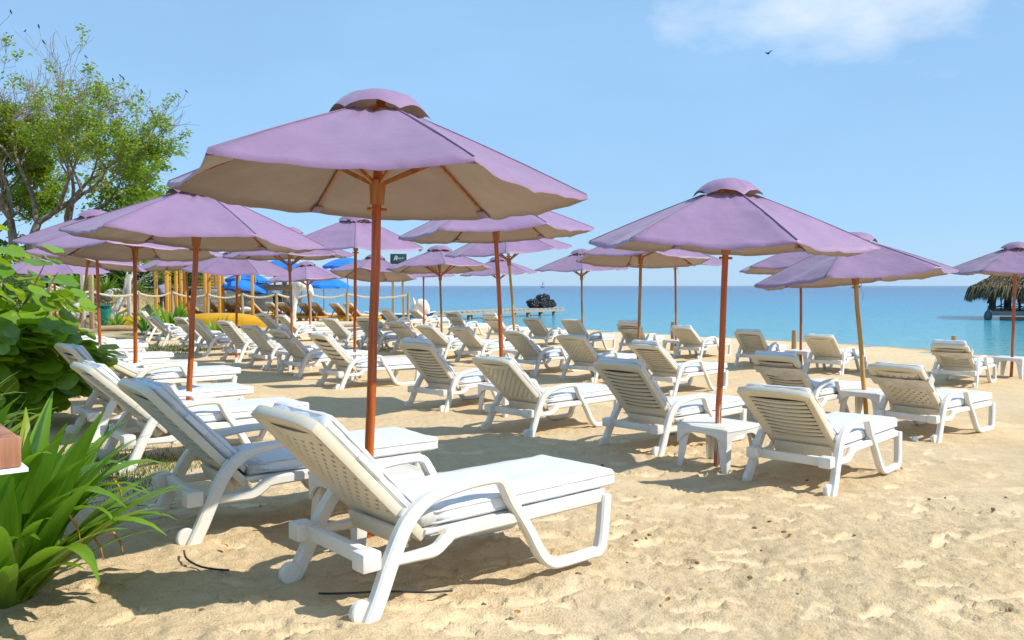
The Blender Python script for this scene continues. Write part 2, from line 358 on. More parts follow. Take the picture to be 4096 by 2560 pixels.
# ------------------------------------------------------------------ terrain
SHORE = np.array([(-70, 66), (-30, 58), (-16, 53), (-4, 45), (3.5, 37.5), (9, 31), (12, 27.6), (13.4, 24), (16, 19), (22, 12), (34, 2), (60, -20), (110, -60)], float)
WATER = -.45
def shore_d(x, y):
    best = np.full(np.shape(x), 1e9); sg = np.ones(np.shape(x))
    for a, b in zip(SHORE[:-1], SHORE[1:]):
        d = b-a; L = d@d; t = np.clip(((x-a[0])*d[0]+(y-a[1])*d[1])/L, 0, 1)
        px, py = x-(a[0]+t*d[0]), y-(a[1]+t*d[1]); dist = np.hypot(px, py)
        s = np.where(d[0]*py-d[1]*px > 0, -1., 1.)
        u = dist < best; best = np.where(u, dist, best); sg = np.where(u, s, sg)
    return best*sg
def sst(t): t = np.clip(t, 0, 1); return t*t*(3-2*t)
def bankf(x, y): return sst((y-38-10.6*sst((x+20.6)/1.6))/(7-5.5*sst((x+20.6)/1.6)))*sst((-12.6-x)/1.2)
def zbase(x, y):
    x = np.asarray(x, float); y = np.asarray(y, float)
    u = .6*x+.8*y
    z = -.4*(1-np.exp(-np.clip(u-2.5, 0, None)/7))
    s = shore_d(x, y)
    z = np.where(s < 4, z*(1-sst((4-s)/4))+(-.45)*sst((4-s)/4), z)
    z = np.where(s < 0, -.45+np.maximum(s*.10, -2.5), z)
    z = z+1.5*bankf(x, y)*np.where(s > 0, 1, 0)
    return z
def zg(x, y): return float(zbase(x, y))
def vnoise(x, y, seed):
    xi = np.floor(x).astype(np.int64); yi = np.floor(y).astype(np.int64); fx = x-xi; fy = y-yi
    def h(a, b):
        n = (a*374761393+b*668265263+seed*1442695041) & 0x7fffffff
        n = ((n ^ (n >> 13))*1274126177) & 0x7fffffff
        return ((n ^ (n >> 16)) & 0xffff)/65535.
    sx = fx*fx*(3-2*fx); sy = fy*fy*(3-2*fy)
    return (h(xi, yi)*(1-sx)+h(xi+1, yi)*sx)*(1-sy)+(h(xi, yi+1)*(1-sx)+h(xi+1, yi+1)*sx)*sy-.5
def axis(segs):
    out = [segs[0][0]]
    for a, b, d0, d1 in segs:
        p = a; n = max(2, int(abs(b-a)*2/(d0+d1)))
        w = np.linspace(d0, d1, n); w = w/w.sum()*(b-a); out += list(a+np.cumsum(w))
    return np.array(out)
def make_ground(feet):
    xs = axis([(-90, -30, 6, 2), (-30, -9, 1.2, .25), (-9, -3, .16, .026), (-3, 3.9, .02, .02), (3.9, 10, .026, .14), (10, 30, .2, 1.2), (30, 110, 2, 8)])
    ys = axis([(-40, 0, 6, .4), (0, 2.3, .2, .02), (2.3, 6, .0145, .022), (6, 12, .026, .07), (12, 30, .09, .25), (30, 58, .35, .9), (58, 110, 2, 6)])
    X, Y = np.meshgrid(xs, ys); Z = zbase(X, Y); s = shore_d(X, Y)
    near = np.exp(-np.clip(Y-3, 0, None)/9)
    Z += vnoise(X*.9, Y*.9, 1)*.05*(.4+near)+vnoise(X*2.3+5, Y*2.3, 2)*.03+vnoise(X*5, Y*5, 3)*.026*near+vnoise(X*11, Y*11, 4)*.022*near
    fineA = np.exp(-np.clip(Y-5, 0, None)/4)
    packed = np.clip(vnoise(X*.8+9, Y*1.3, 21)*1.6+vnoise(X*3.1, Y*3.1, 23)*.9-.5, 0, .6)
    Z += (vnoise(X*24, Y*24, 5)*.016+vnoise(X*41, Y*41, 6)*.010)*fineA*(1-packed)
    # raked lines
    a = R(62); rk = np.sin((X*math.cos(a)+Y*math.sin(a))*2*math.pi/.055+vnoise(X*2, Y*2, 8)*6)
    Z += rk*.006*np.clip(vnoise(X*.7, Y*.7, 9)*4-.3, 0, 1)*fineA*(1-packed)
    rnd = random.Random(5)
    def stamp(cx, cy, th, ln, wd, dep, tread):
        m = (np.abs(X-cx) < .3) & (np.abs(Y-cy) < .3)
        if not m.any(): return
        dx, dy = X[m]-cx, Y[m]-cy; c, q = math.cos(th), math.sin(th); u = (dx*c+dy*q)/ln; v = (-dx*q+dy*c)/(wd*(1+.28*np.sin(u*3.1)))
        r = np.abs(u)**2.6+np.abs(v)**2.6
        ins = sst((1.12-r)/.25); rim = np.exp(-((r-1.35)/.3)**2)
        z = Z[m]; flat = z.mean()-dep
        tr = .0045*np.sin(u*ln*2*math.pi/.040)*tread
        Z[m] = z*(1-ins)+(flat+tr)*ins+rim*.011
        packed[m] = np.maximum(packed[m], ins*rnd.uniform(.35, .7))
    for i in range(330):
        y = 2.4+rnd.random()**1.2*7; x = rnd.uniform(-1.2, 4.6)
        if rnd.random() < .25: x = rnd.uniform(-3, 1)
        stamp(x, y, rnd.uniform(-.7, .9), .14, .052, rnd.uniform(.008, .022), rnd.choice((0, 0, 1, 1)))
    for i in range(26):                                     # drag marks
        x0, y0, th, ln = rnd.uniform(-1, 4.5), rnd.uniform(2.6, 7.5), rnd.uniform(-.9, .9), rnd.uniform(.3, .9)
        m = (np.abs(X-x0) < 1) & (np.abs(Y-y0) < 1); dx, dy = X[m]-x0, Y[m]-y0; u = dx*math.cos(th)+dy*math.sin(th); v = -dx*math.sin(th)+dy*math.cos(th)-.12*(u/ln)**2
        k = np.exp(-(v/.03)**2)*sst((ln/2-np.abs(u))/.1); Z[m] += -.012*k+.008*np.exp(-((np.abs(v)-.055)/.02)**2)*sst((ln/2-np.abs(u))/.1); packed[m] = np.maximum(packed[m], k*.5)
    for (fx, fy) in feet:                                   # sand pushed up round the feet
        m = (np.abs(X-fx) < .3) & (np.abs(Y-fy) < .3)
        if not m.any(): continue
        d = np.hypot(X[m]-fx, Y[m]-fy)
        base = zbase(fx, fy)
        k = np.exp(-(d/.12)**2); Z[m] = Z[m]*(1-k)+(base+.004)*k+.016*np.exp(-((d-.10)/.045)**2)*(1+vnoise(X[m]*30, Y[m]*30, 31))
        packed[m] *= (1-np.exp(-(d/.15)**2))
    b = bankf(X, Y)*np.where(s > 0, 1, 0)
    far = sst((Y-24)/6)*sst((-11.5-X+.2*(Y-24))/3)
    b = np.maximum(b, far*np.clip(.5+vnoise(X*.6, Y*.6, 14)*1.6, 0, 1)); b = np.maximum(b, sst((-5.6-X)/1.5)*sst((14-Y)/4)*np.clip(.4+vnoise(X*1.5, Y*1.5, 15)*1.5, 0, 1)*.7)
    Z += b*vnoise(X*1.1, Y*1.1, 12)*.25
    wet = sst((1.0-s)/1.0)*.8
    ny, nx = X.shape; n = nx*ny
    me = bpy.data.meshes.new('sand')
    co = np.stack([X, Y, Z], -1).reshape(-1).astype(np.float32)
    i = np.arange(n).reshape(ny, nx); q = np.stack([i[:-1, :-1], i[:-1, 1:], i[1:, 1:], i[1:, :-1]], -1).reshape(-1, 4)
    me.vertices.add(n); me.vertices.foreach_set('co', co)
    me.loops.add(q.size); me.loops.foreach_set('vertex_index', q.reshape(-1).astype(np.int32))
    me.polygons.add(len(q)); me.polygons.foreach_set('loop_start', np.arange(0, q.size, 4, dtype=np.int32)); me.polygons.foreach_set('loop_total', np.full(len(q), 4, np.int32))
    me.update(calc_edges=True); me.polygons.foreach_set('use_smooth', [True]*len(q))
    for nm, arr in (('packed', packed), ('bank', b), ('wet', wet)):
        at = me.attributes.new(nm, 'FLOAT', 'POINT'); at.data.foreach_set('value', arr.reshape(-1).astype(np.float32))
    me.materials.append(M['sand']); o = ob('sand', me); tag(o, kind='structure')
mb = MB(); mb.add([(-9000, -200, WATER), (9000, -200, WATER), (9000, 15000, WATER), (-9000, 15000, WATER)], [(0, 1, 2, 3)])
tag(mb.build('sea', 'sea', smooth=0), kind='structure')
# ------------------------------------------------------------------ sun lounger parts (shared meshes)
def catmull(p, n=5):
    p = [np.array(q, float) for q in p]; out = []
    for i in range(len(p)-1):
        a, b, c, d = p[max(i-1, 0)], p[i], p[i+1], p[min(i+2, len(p)-1)]
        for k in range(n):
            t = k/n; out.append(.5*((2*b)+(-a+c)*t+(2*a-5*b+4*c-d)*t*t+(-a+3*b-3*c+d)*t**3))
    out.append(p[-1]); return out
def ribbon(mb, pts, yf, th, ch=.011, n=4):
    P = catmull(pts, n); vs = []
    for i, q in enumerate(P):
        t = P[min(i+1, len(P)-1)][:2]-P[max(i-1, 0)][:2]; t = t/np.hypot(*t); nr = np.array([-t[1], t[0]])
        w = q[2]/2; h = th/2; y = yf(q[1])
        for a, b in ((w, h-ch), (w-ch, h), (-w+ch, h), (-w, h-ch), (-w, -h+ch), (-w+ch, -h), (w-ch, -h), (w, -h+ch)):
            vs.append((q[0]+nr[0]*a, y+b, q[1]+nr[1]*a))
    m = len(P); f = [(i*8+k, i*8+(k+1) % 8, (i+1)*8+(k+1) % 8, (i+1)*8+k) for i in range(m-1) for k in range(8)]
    f += [tuple(range(8)), tuple((m-1)*8+k for k in range(7, -1, -1))]
    mb.add(vs, f)
MAIN = [(.0, .0, .075), (.065, .12, .078), (.135, .264, .078), (.225, .415, .074), (.345, .505, .060), (.52, .538, .050), (.684, .546, .046), (.79, .535, .048), (.838, .472, .058), (.876, .405, .060), (.968, .262, .058),
        (1.055, .110, .062), (1.12, .047, .058), (1.20, .028, .054), (1.43, .028, .054), (1.50, .038, .066), (1.535, .12, .070), (1.57, .30, .074), (1.575, .335, .072)]
RAIL = [(.12, .252, .046), (.28, .250, .050), (.39, .255, .060), (.46, .298, .066), (.54, .32, .062), (1.0, .32, .060), (1.54, .32, .058)]
def side_mesh(sg):
    mb = MB(); ribbon(mb, MAIN, lambda z: sg*(.345+.03*max(0, 1-z/.42)), .058)
    ribbon(mb, RAIL, lambda z: sg*.343, .044); return mb.mesh('side_frame', 'plastic', smooth=40)
SIDE = [side_mesh(-1), side_mesh(1)]
mb = MB(); mb.lathe([(.012, -.02), (.05, -.02), (.057, -.012), (.057, .012), (.05, .02), (.012, .02)], 20, axis='Y'); WHEEL = mb.mesh('wheel', 'plastic', smooth=40)
mb = MB(); mb.box((0, 0, 0), (.05, .62, .075)); CROSS = mb.mesh('crossbar', 'plastic', bevel=.008)
mb = MB(); mb.box((0, 0, 0), (.10, .105, .09)); BLOCK = mb.mesh('end_block', 'plastic', bevel=.01)
mb = MB(); mb.box((.99, 0, .338), (1.26, .62, .026))
for i in range(9): mb.box((.42+i*.14, 0, .318), (.05, .60, .018))
SEAT = mb.mesh('seat_panel', 'plastic', bevel=.004)
mb = MB(); mb.box((0, 0, .01), (.018, .50, .10)); mb.box((.03, .18, -.0), (.06, .02, .10)); mb.box((.03, -.18, -.0), (.06, .02, .10)); SUPP = mb.mesh('back_support', 'plastic_aged', bevel=.004)
def ring_mesh():
    mb = MB(); N = 8; o = []; i_ = []
    for a, b, c, d in (((-.06, -.298), (-.06, .298), (.10, -.225), (.10, .225)), ((-.06, .298), (.80, .318), (.10, .225), (.69, .24)),
                       ((.80, .318), (.80, -.318), (.69, .24), (.69, -.24)), ((.80, -.318), (-.06, -.298), (.69, -.24), (.10, -.225))):
        for k in range(N):
            t = k/N; o.append((a[0]+(b[0]-a[0])*t, a[1]+(b[1]-a[1])*t)); i_.append((c[0]+(d[0]-c[0])*t, c[1]+(d[1]-c[1])*t))
    def crown(u, v): return u+(.022*(1-(v/.318)**2) if u > .6 else 0)-(.02 if u > .79 and abs(v) > .3 else 0)
    L = len(o)
    dish = lambda v: .012*(1-(v/.3)**2)
    vs = [(crown(*p), p[1], .0-dish(p[1])*0) for p in o]+[(crown(*p), p[1]*.985, -.052) for p in o]+[(crown(*p), p[1], -.034) for p in i_]+[(crown(*p), p[1], -.004) for p in i_]
    f = []
    for k in range(L):
        j = (k+1) % L
        for a in range(4): b = (a+1) % 4; f.append((a*L+k, a*L+j, b*L+j, b*L+k))
    mb.add(vs, f); return mb.mesh('backrest', 'plastic_aged', bevel=.006, smooth=40)
RING = ring_mesh()
def slat_mesh(h=.043, rng=.226):
    mb = MB(); n = 8; vs = []
    for k in range(n+1):
        v = -rng+2*rng*k/n; d = .016*(1-(v/rng)**2); sag = -.012*(1-(v/rng)**2)
        for du, w in ((-h/2, -.020), (h/2, -.030), (h/2, -.043-d*.4), (-h/2, -.029-d*.4)): vs.append((du+sag, v, w))
    f = [(k*4+a, k*4+(a+1) % 4, (k+1)*4+(a+1) % 4, (k+1)*4+a) for k in range(n) for a in range(4)]+[(0, 1, 2, 3), (n*4+3, n*4+2, n*4+1, n*4)]
    mb.add(vs, f); return mb.mesh('slat', 'plastic_aged', smooth=40)
SLAT = slat_mesh(.0475, .232); SLATW = slat_mesh(.090)
def perf_mesh():
    us = [.088]; vs_ = [-.232]
    for k in range(13): us += [.132+k*.042, .132+k*.042+.018]
    us.append(.724)
    for k in range(11): vs_ += [-.207+k*.0395, -.207+k*.0395+.026]
    vs_.append(.232)
    nu, nv = len(us), len(vs_); P = lambda i, j, w: (us[i], vs_[j], w-.014*(1-(vs_[j]/.24)**2))
    hole = lambda i, j: i % 2 == 1 and j % 2 == 1 and i < nu-1 and j < nv-1 and ((i//2+j//2) % 2 == 0)
    V1 = [P(i, j, -.026) for i in range(nu) for j in range(nv)]; V2 = [P(i, j, -.034) for i in range(nu) for j in range(nv)]
    n = nu*nv; ix = lambda i, j, k: k*n+i*nv+j; f = []
    for i in range(nu-1):
        for j in range(nv-1):
            if hole(i, j):
                c = [(i, j), (i+1, j), (i+1, j+1), (i, j+1)]
                for a in range(4): p, q = c[a], c[(a+1) % 4]; f.append((ix(*p, 0), ix(*q, 0), ix(*q, 1), ix(*p, 1)))
            else:
                f.append((ix(i, j, 0), ix(i+1, j, 0), ix(i+1, j+1, 0), ix(i, j+1, 0))); f.append((ix(i, j, 1), ix(i, j+1, 1), ix(i+1, j+1, 1), ix(i+1, j, 1)))
    mb = MB(); mb.add(V1+V2, f); return mb.mesh('perforated_panel', 'plastic_aged', smooth=30)
PERF = perf_mesh()
mb = MB(); mb.box((.40, 0, -.006), (.62, .462, .004)); GAP_SHADE = mb.mesh('gap_shade_sheet', 'gap_shade')  # added dark sheet behind the back, its colour stands in for shadowed gaps
mb = MB(); mb.box((0, 0, 0), (.05, .03, .05)); HOOK = mb.mesh('hook', 'plastic', bevel=.006)
def strap_mesh(seed):
    rn = random.Random(seed); ph = rn.uniform(0, 6)
    def fn(i, j):
        v = -.335+.67*i; u = .50+.13*j-(.05+.04*math.sin(v*6+ph)+.05*math.exp(-((v-.05*math.sin(ph))/.06)**2))*(1-j)
        return (u, v, -.060-.012*math.sin(i*math.pi)-.008*noise.noise((v*14, u*20, seed)))
    mb = MB(); mb.grid(fn, 22, 5); mb.grid(lambda i, j: tuple(np.array(fn(i, j))+(0, 0, .007)), 22, 5, True)
    for s in (-1, 1): mb.box((.55, s*.333, -.005), (.12, .006, .115))
    return mb.mesh('strap', 'strap_cloth', fix=False)
STRAP = [strap_mesh(s) for s in (1, 2)]
def rounded(L, Wd, T, r, seed, nx=26, ny=12, wr=.006, m='cushion', pinch=0, name='cushion'):
    hx, hy, hz = L/2, Wd/2, T/2; bm = bmesh.new(); bmesh.ops.create_cube(bm, size=2)
    def gridpts(n):
        t = np.linspace(-1, 1, n+1); return np.sign(t)*(1-(1-np.abs(t))**1.5)
    bm.free(); mb = MB()
    gx, gy, gzz = gridpts(nx), gridpts(ny), gridpts(4)
    def pos(x, y, z):
        q = Vector((x*hx, y*hy, z*hz)); i = Vector((max(-hx+r, min(hx-r, q.x)), max(-hy+r, min(hy-r, q.y)), max(-hz+r, min(hz-r, q.z))))
        d = q-i; p = i+(d.normalized()*r if d.length > 1e-6 else d)
        e = 1-max(abs(x), abs(y))**4
        w = wr*noise.noise((p.x*5, p.y*9, seed*7.3))+wr*.7*noise.noise((p.x*16, p.y*5, seed*3.1+p.z*6))
        p.z += w*(1 if z > 0 else .3)+T*.06*e*(1 if z > 0 else 0)
        p.y += wr*.9*noise.noise((p.x*11, seed, p.z*18)); p.x += wr*.6*noise.noise((seed*2.2, p.y*10, p.z*18))
        if pinch: p.z -= pinch*math.exp(-((p.x+hx)/.07)**2)*(z+.3); p.y *= 1-.06*math.exp(-((p.x+hx)/.05)**2)
        return p
    for z, fl in ((1, False), (-1, True)): mb.grid(lambda i, j: pos(gx[round(i*nx)], gy[round(j*ny)], z), nx, ny, fl)
    for y, fl in ((1, True), (-1, False)): mb.grid(lambda i, j: pos(gx[round(i*nx)], y, gzz[round(j*4)]), nx, 4, fl)
    for x, fl in ((1, False), (-1, True)): mb.grid(lambda i, j: pos(x, gy[round(i*ny)], gzz[round(j*4)]), ny, 4, fl)
    me = bpy.data.meshes.new(name); me.from_pydata(mb.v, [], mb.f); bm = bmesh.new(); bm.from_mesh(me)
    bmesh.ops.remove_doubles(bm, verts=bm.verts, dist=1e-5); bmesh.ops.recalc_face_normals(bm, faces=bm.faces); bm.to_mesh(me); bm.free()
    me.polygons.foreach_set('use_smooth', [True]*len(me.polygons)); me.materials.append(M[m]); return me
SEATC = [rounded(1.33, .62, .095, .03, s, pinch=.03, name='seat_cushion') for s in (1, 2)]
SEATC.append(rounded(1.33, .62, .095, .03, 3, pinch=.03, m='cushion_mottled', name='seat_cushion'))
BACKC = [rounded(.76, .56, .075, .026, s, 20, 12, .012, m=mm, pinch=.02, name='back_cushion') for s, mm in ((4, 'cushion'), (5, 'cushion'), (6, 'cushion_mottled'))]
FOLD = [rounded(.13, .60, .085, .035, s, 8, 16, .014, m='cushion_dirty', name='folded_corner') for s in (8, 9)]
TAB = rounded(.17, .012, .035, .006, 11, 8, 2, .004, name='cushion_tab')
def piping(L, Wd, T, r=.03):
    mb = MB(); hx, hy = L/2-.004, Wd/2-.003
    for z in (T/2-.022, -T/2+.018):
        pts = []
        for cx, cy, a0 in ((hx-r, hy-r, 0), (-hx+r, hy-r, 90), (-hx+r, -hy+r, 180), (hx-r, -hy+r, 270)):
            for k in range(5): a = R(a0+22.5*k); pts.append((cx+r*math.cos(a), cy+r*math.sin(a), z+.004*noise.noise((cx*5+k, cy*5, z))))
        pts.append(pts[0]); P = []
        for a, b in zip(pts[:-1], pts[1:]): n = max(1, int((Vector(b)-Vector(a)).length/.1)); P += [Vector(a).lerp(Vector(b), k/n) for k in range(n)]
        P.append(Vector(pts[-1])); mb.tube(P, .0065, 6, False)
    return mb.mesh('piping', 'piping')
PIPE_S = piping(1.33, .62, .095); PIPE_B = piping(.76, .56, .075)
FEET = []
def lounger(key, x, y, th, a, typ, label, near=False, cz=0, mott=False, strap=False, up=0.0, seed=0):
    th = R(th); a = R(a); z = zg(x, y)-.012
    t = thing('sun_lounger', label, 'sun lounger', (x, y, z), th, 'white plastic sun loungers on the sand')
    c, s = math.cos(th), math.sin(th)
    for (lx, ly) in ((.0, .38), (.0, -.38), (1.3, .37), (1.3, -.37), (1.16, .37), (1.16, -.37), (1.45, .37), (1.45, -.37)): FEET.append((x+c*lx-s*ly, y+s*lx+c*ly))
    for i, sg in enumerate((-1, 1)):
        sf = ob('side_frame', SIDE[i], t); ob('wheel', WHEEL, sf, (-.022, sg*.350, .055))
        ob('end_block', BLOCK, t, (.03, sg*.315, .275))
    ob('crossbar', CROSS, t, (.065, 0, .268)); ob('seat_panel', SEAT, t)
    ob('back_support', SUPP, t, (.285, 0, .30), (0, R(-20), 0))
    b = ob('backrest', RING, t); mtx = Matrix(((-math.cos(a), 0, math.sin(a), .34), (0, -1, 0, 0), (math.sin(a), 0, math.cos(a), .37), (0, 0, 0, 1))); setm(b, mtx)
    if typ == 'P': ob('perforated_panel', PERF, b)
    elif typ == 'W':
        for k in range(5): ob('slat', SLATW, b, (.165+k*.112, 0, 0))
    else:
        for k in range(10): ob('slat', SLAT, b, (.132+k*.0595, 0, 0))
    ob('gap_shade_sheet', GAP_SHADE, b)
    for sg in (-1, 1): ob('hook', HOOK, b, (.13, sg*.322, -.02))
    rn = random.Random(seed+17)
    k = 2 if mott else rn.randrange(2)
    bc = ob('back_cushion', BACKC[k], t); setm(bc, mtx @ Matrix.Translation((.365+up*1.5, 0, .041)) @ Matrix.Rotation(rn.uniform(-.02, .02), 4, 'Z'))
    sc = ob('seat_cushion', SEATC[2 if mott and rn.random() < .4 else k % 2], t, (.375+.665+cz, 0, .352+.049), (0, 0, rn.uniform(-.012, .012)))
    ob('piping', PIPE_S, sc); ob('piping', PIPE_B, bc)
    ob('folded_corner', FOLD[rn.randrange(2)], sc, (-.675, 0, -.006))
    if near or rn.random() < .35: ob('cushion_tab', TAB, bc, (.06, .292, -.01))
    if strap: ob('strap', STRAP[seed % 2], b)
    return t
PL = 'white plastic sun lounger '
LOUNGERS = [
 ('L1', -.89, 4.02, 41, 46, 'P', PL+'with holes in its back, nearest to the camera', dict(near=True, cz=.02)),
 ('L2', -2.11, 5.2, 38, 47, 'S', PL+'with slatted back, second from the camera', dict(near=True, cz=.07)),
 ('L3', -3.46, 7.31, 40, 43, 'S', PL+'with a bulging cushion, third along the left row', dict(near=True)),
 ('L4', -4.49, 8.79, 41, 52, 'S', PL+'with slatted back standing against the round-leaved bush', dict(near=True, cz=.05)),
 ('L5', -5.53, 11.73, 41, 30, 'S', PL+'fifth along the left row, partly behind the one at the bush', {}),
 ('L6', -6.56, 12.76, 42, 28, 'S', PL+'sixth along the left row, its cushion end half shaded', {}),
 ('L7', -7.86, 15.06, 41, 26, 'S', PL+'seventh along the left row, reclined low behind the bush', {}),
 ('L8', -9.64, 18.07, 40, 24, 'S', PL+'eighth along the left row, just right of the chipped red pole', {}),
 ('L9', -10.43, 19.69, 41, 24, 'P', PL+'ninth along the left row, near the log border', {}),
 ('L10', -11.33, 20.12, 41, 24, 'S', PL+'last of the left row, beside the leaning orange pole', {}),
 ('a1', -12.27, 28.32, 35, 53, 'S', PL+'second row, farthest left before the tall crinum', {}),
 ('a2', -10.45, 24.99, 37, 44, 'S', PL+'with cream slats, second from left in the second row', {}),
 ('b1', -8.99, 23.34, 48, 47, 'S', PL+'with a torn strap, left of the dark pole', dict(strap=True)),
 ('b2', -8.02, 21.70, 41, 48, 'P', PL+'with holed back beside the small green crinum, second row', {}),
 ('c1', -6.66, 19.97, 46, 50, 'S', PL+'with mildew-speckled cushion on slats, second row', dict(mott=True)),
 ('c2', -5.49, 18.21, 45, 46, 'P', PL+'with mildew-speckled cushion on holed back, second row', dict(mott=True)),
 ('d1', -4.36, 16.43, 44, 45, 'P', PL+'with strapped holed back, left of a brown pole', dict(strap=True, mott=True)),
 ('d2', -3.13, 14.48, 39, 46, 'W', PL+'with five wide slats in its back, left of the front pole', {}),
 ('e1', -8.37, 28.93, 46, 43, 'S', PL+'third row, leftmost, in front of the driftwood log', {}),
 ('e2', -7.43, 27.93, 41, 42, 'S', PL+'third row, right in front of the white driftwood arch', {}),
 ('e3', -5.05, 24.23, 47, 43, 'P', PL+'third row, holed back left of the chipped pole', {}),
 ('e4', -4.04, 23.71, 51, 47, 'S', PL+'third row, slatted back half hidden by the front pole', {}),
 ('e5', -2.97, 22.78, 50, 40, 'P', PL+'third row, holed back with strap, right of the front pole', dict(strap=True)),
 ('e6', -1.95, 20.95, 45, 38, 'P', PL+'third row, holed back just left of the yellow-brown pole', {}),
 ('e7', -1.05, 19.92, 47, 39, 'P', PL+'third row, holed back left of the pole with worn red paint', {}),
 ('e8', .20, 17.40, 42, 42, 'P', PL+'third row, holed back right of the pole with worn red paint', {}),
 ('e9', 1.25, 16.03, 52, 41, 'P', PL+'third row, wide holed back in the middle of the picture', {}),
 ('e10', 2.38, 14.05, 43, 37, 'S', PL+'third row, slatted cream back left of the large right-hand pole', dict(up=.05)),
 ('f1', -1.20, 11.78, 49, 47, 'S', PL+'with cushion rising over its slats, mid foreground', dict(up=.06, near=True)),
 ('f2', -.06, 9.73, 44, 42, 'P', PL+'with many holes in its back, mid foreground', dict(near=True)),
 ('f3', 1.22, 8.69, 43, 46, 'S', PL+'with slats, left of the table at the large right pole', dict(up=.03, near=True)),
 ('f4', 2.29, 6.98, 47, 39, 'S', PL+'with cream slats, right of the table at the large right pole', dict(near=True)),
 ('h0', 3.48, 10.85, 44, 43, 'S', PL+'with torn strap over slats, left of the weathered pole', dict(strap=True, up=.03)),
 ('h1', 4.54, 9.74, 40, 40, 'P', PL+'with strapped holed back, right of the weathered pole', dict(strap=True)),
 ('g1', -5.21, 35.67, 50, 44, 'S', PL+'shore row, farthest left near the last rope post', {}),
 ('g2', -4.17, 37.45, 48, 35, 'S', PL+'shore row, in front of the white driftwood stump', {}),
 ('g3', -2.11, 31.42, 52, 43, 'S', PL+'shore row, strapped slatted back in front of the jetty root', dict(strap=True)),
 ('g4', -.58, 28.26, 50, 41, 'P', PL+'shore row, with cloth hood over its holed back below the jetty', dict(up=.08, strap=True)),
 ('g5', .73, 26.19, 52, 40, 'P', PL+'shore row, holed back straight below the black bags on the jetty', {}),
 ('g6', 1.76, 23.82, 52, 45, 'P', PL+'shore row, holed back below the slim brown pole', {}),
 ('g7', 3.25, 22.99, 59, 39, 'S', PL+'shore row, hooded back behind a brown pole', dict(up=.07, strap=True)),
 ('g8', 4.47, 21.59, 47, 35, 'P', PL+'shore row, holed back just left of the large right-hand pole', dict(up=.03)),
 ('g9', 5.44, 19.18, 56, 37, 'S', PL+'shore row, slatted back right of the large right-hand pole', dict(up=.03)),
 ('g10', 6.52, 17.67, 50, 36, 'P', PL+'shore row, holed back right of a table with a red pole', {}),
 ('g11', 8.08, 15.45, 49, 33, 'S', PL+'with hooded slatted back, farthest right by the water', dict(strap=True, up=.06)),
]
for i, (k, x, y, th, a, typ, lab, kw) in enumerate(LOUNGERS): lounger(k, x, y, th, a, typ, lab, seed=i, **kw)
# ------------------------------------------------------------------ side tables
def table_meshes():
    h = .43; w = .275
    def outline(s, n=10, bulge=.03):
        pts = []
        for k in range(4):
            a0 = math.pi/4+k*math.pi/2
            p, q = Vector((math.cos(a0), math.sin(a0))), Vector((math.cos(a0+math.pi/2), math.sin(a0+math.pi/2)))
            for i in range(n):
                t = i/n; v = (p+(q-p)*t)*math.sqrt(2); nm = (p+q).normalized(); v = v*w+nm*bulge*math.sin(math.pi*t)
                pts.append(v*s)
        return pts
    mb = MB(); rings = [(1.0, h-.03), (1.0, h-.012), (.97, h-.004), (.90, h-.003), (.885, h-.008), (.87, h-.003), (.80, h-.003), (.785, h-.008), (.77, h-.002), (.14, h-.001)]
    N = 40; vs = []
    for s, z in rings: vs += [(p.x, p.y, z) for p in outline(s)]
    f = [(i*N+k, i*N+(k+1) % N, (i+1)*N+(k+1) % N, (i+1)*N+k) for i in range(len(rings)-1) for k in range(N)]
    f.append(tuple((len(rings)-1)*N+k for k in range(N))); f.append(tuple(range(N-1, -1, -1)))
    mb.add(vs, f); top = mb.mesh('table_top', 'plastic', smooth=50)
    mb = MB(); a = outline(.985, 20); vs = []
    for i, p in enumerate(a):
        t = (i % 20)/20; dr = .065+.12*(abs(2*t-1)**3.2)
        for s, z in ((1, h-.028), (1.0, h-dr), (.95, h-dr), (.95, h-.028)): vs.append((p.x*s, p.y*s, z))
    N = 80; f = [(k*4+c, ((k+1) % N)*4+c, ((k+1) % N)*4+(c+1) % 4, k*4+(c+1) % 4) for k in range(N) for c in range(4)]
    mb.add(vs, f); skirt = mb.mesh('apron', 'plastic', smooth=50)
    mb = MB(); vs = []
    for r, z, wd in ((.358, h-.05, .125), (.360, .30, .092), (.374, .14, .072), (.388, 0, .054)):
        c = r/math.sqrt(2)
        for dx, dy in ((0, 0), (-wd, 0), (-wd, -.014), (-.014, -.014), (-.014, -wd), (0, -wd)): vs.append((c+dx, c+dy, z))
    f = [(i*6+k, i*6+(k+1) % 6, (i+1)*6+(k+1) % 6, (i+1)*6+k) for i in range(3) for k in range(6)]+[tuple(range(5, -1, -1)), tuple(18+k for k in range(6))]
    mb.add(vs, f); leg = mb.mesh('leg', 'plastic', bevel=.004, smooth=40)
    return top, skirt, leg
TT, TS, TL = table_meshes()
def side_table(x, y, rz, label):
    t = thing('side_table', label, 'side table', (x, y, zg(x, y)-.012), rz, 'white plastic side tables under the umbrellas')
    ob('table_top', TT, t); ob('apron', TS, t)
    for k in range(4):
        ob('leg', TL, t, rot=(0, 0, k*math.pi/2)); a = rz+math.pi/4+k*math.pi/2; FEET.append((x+.38*math.cos(a), y+.38*math.sin(a)))
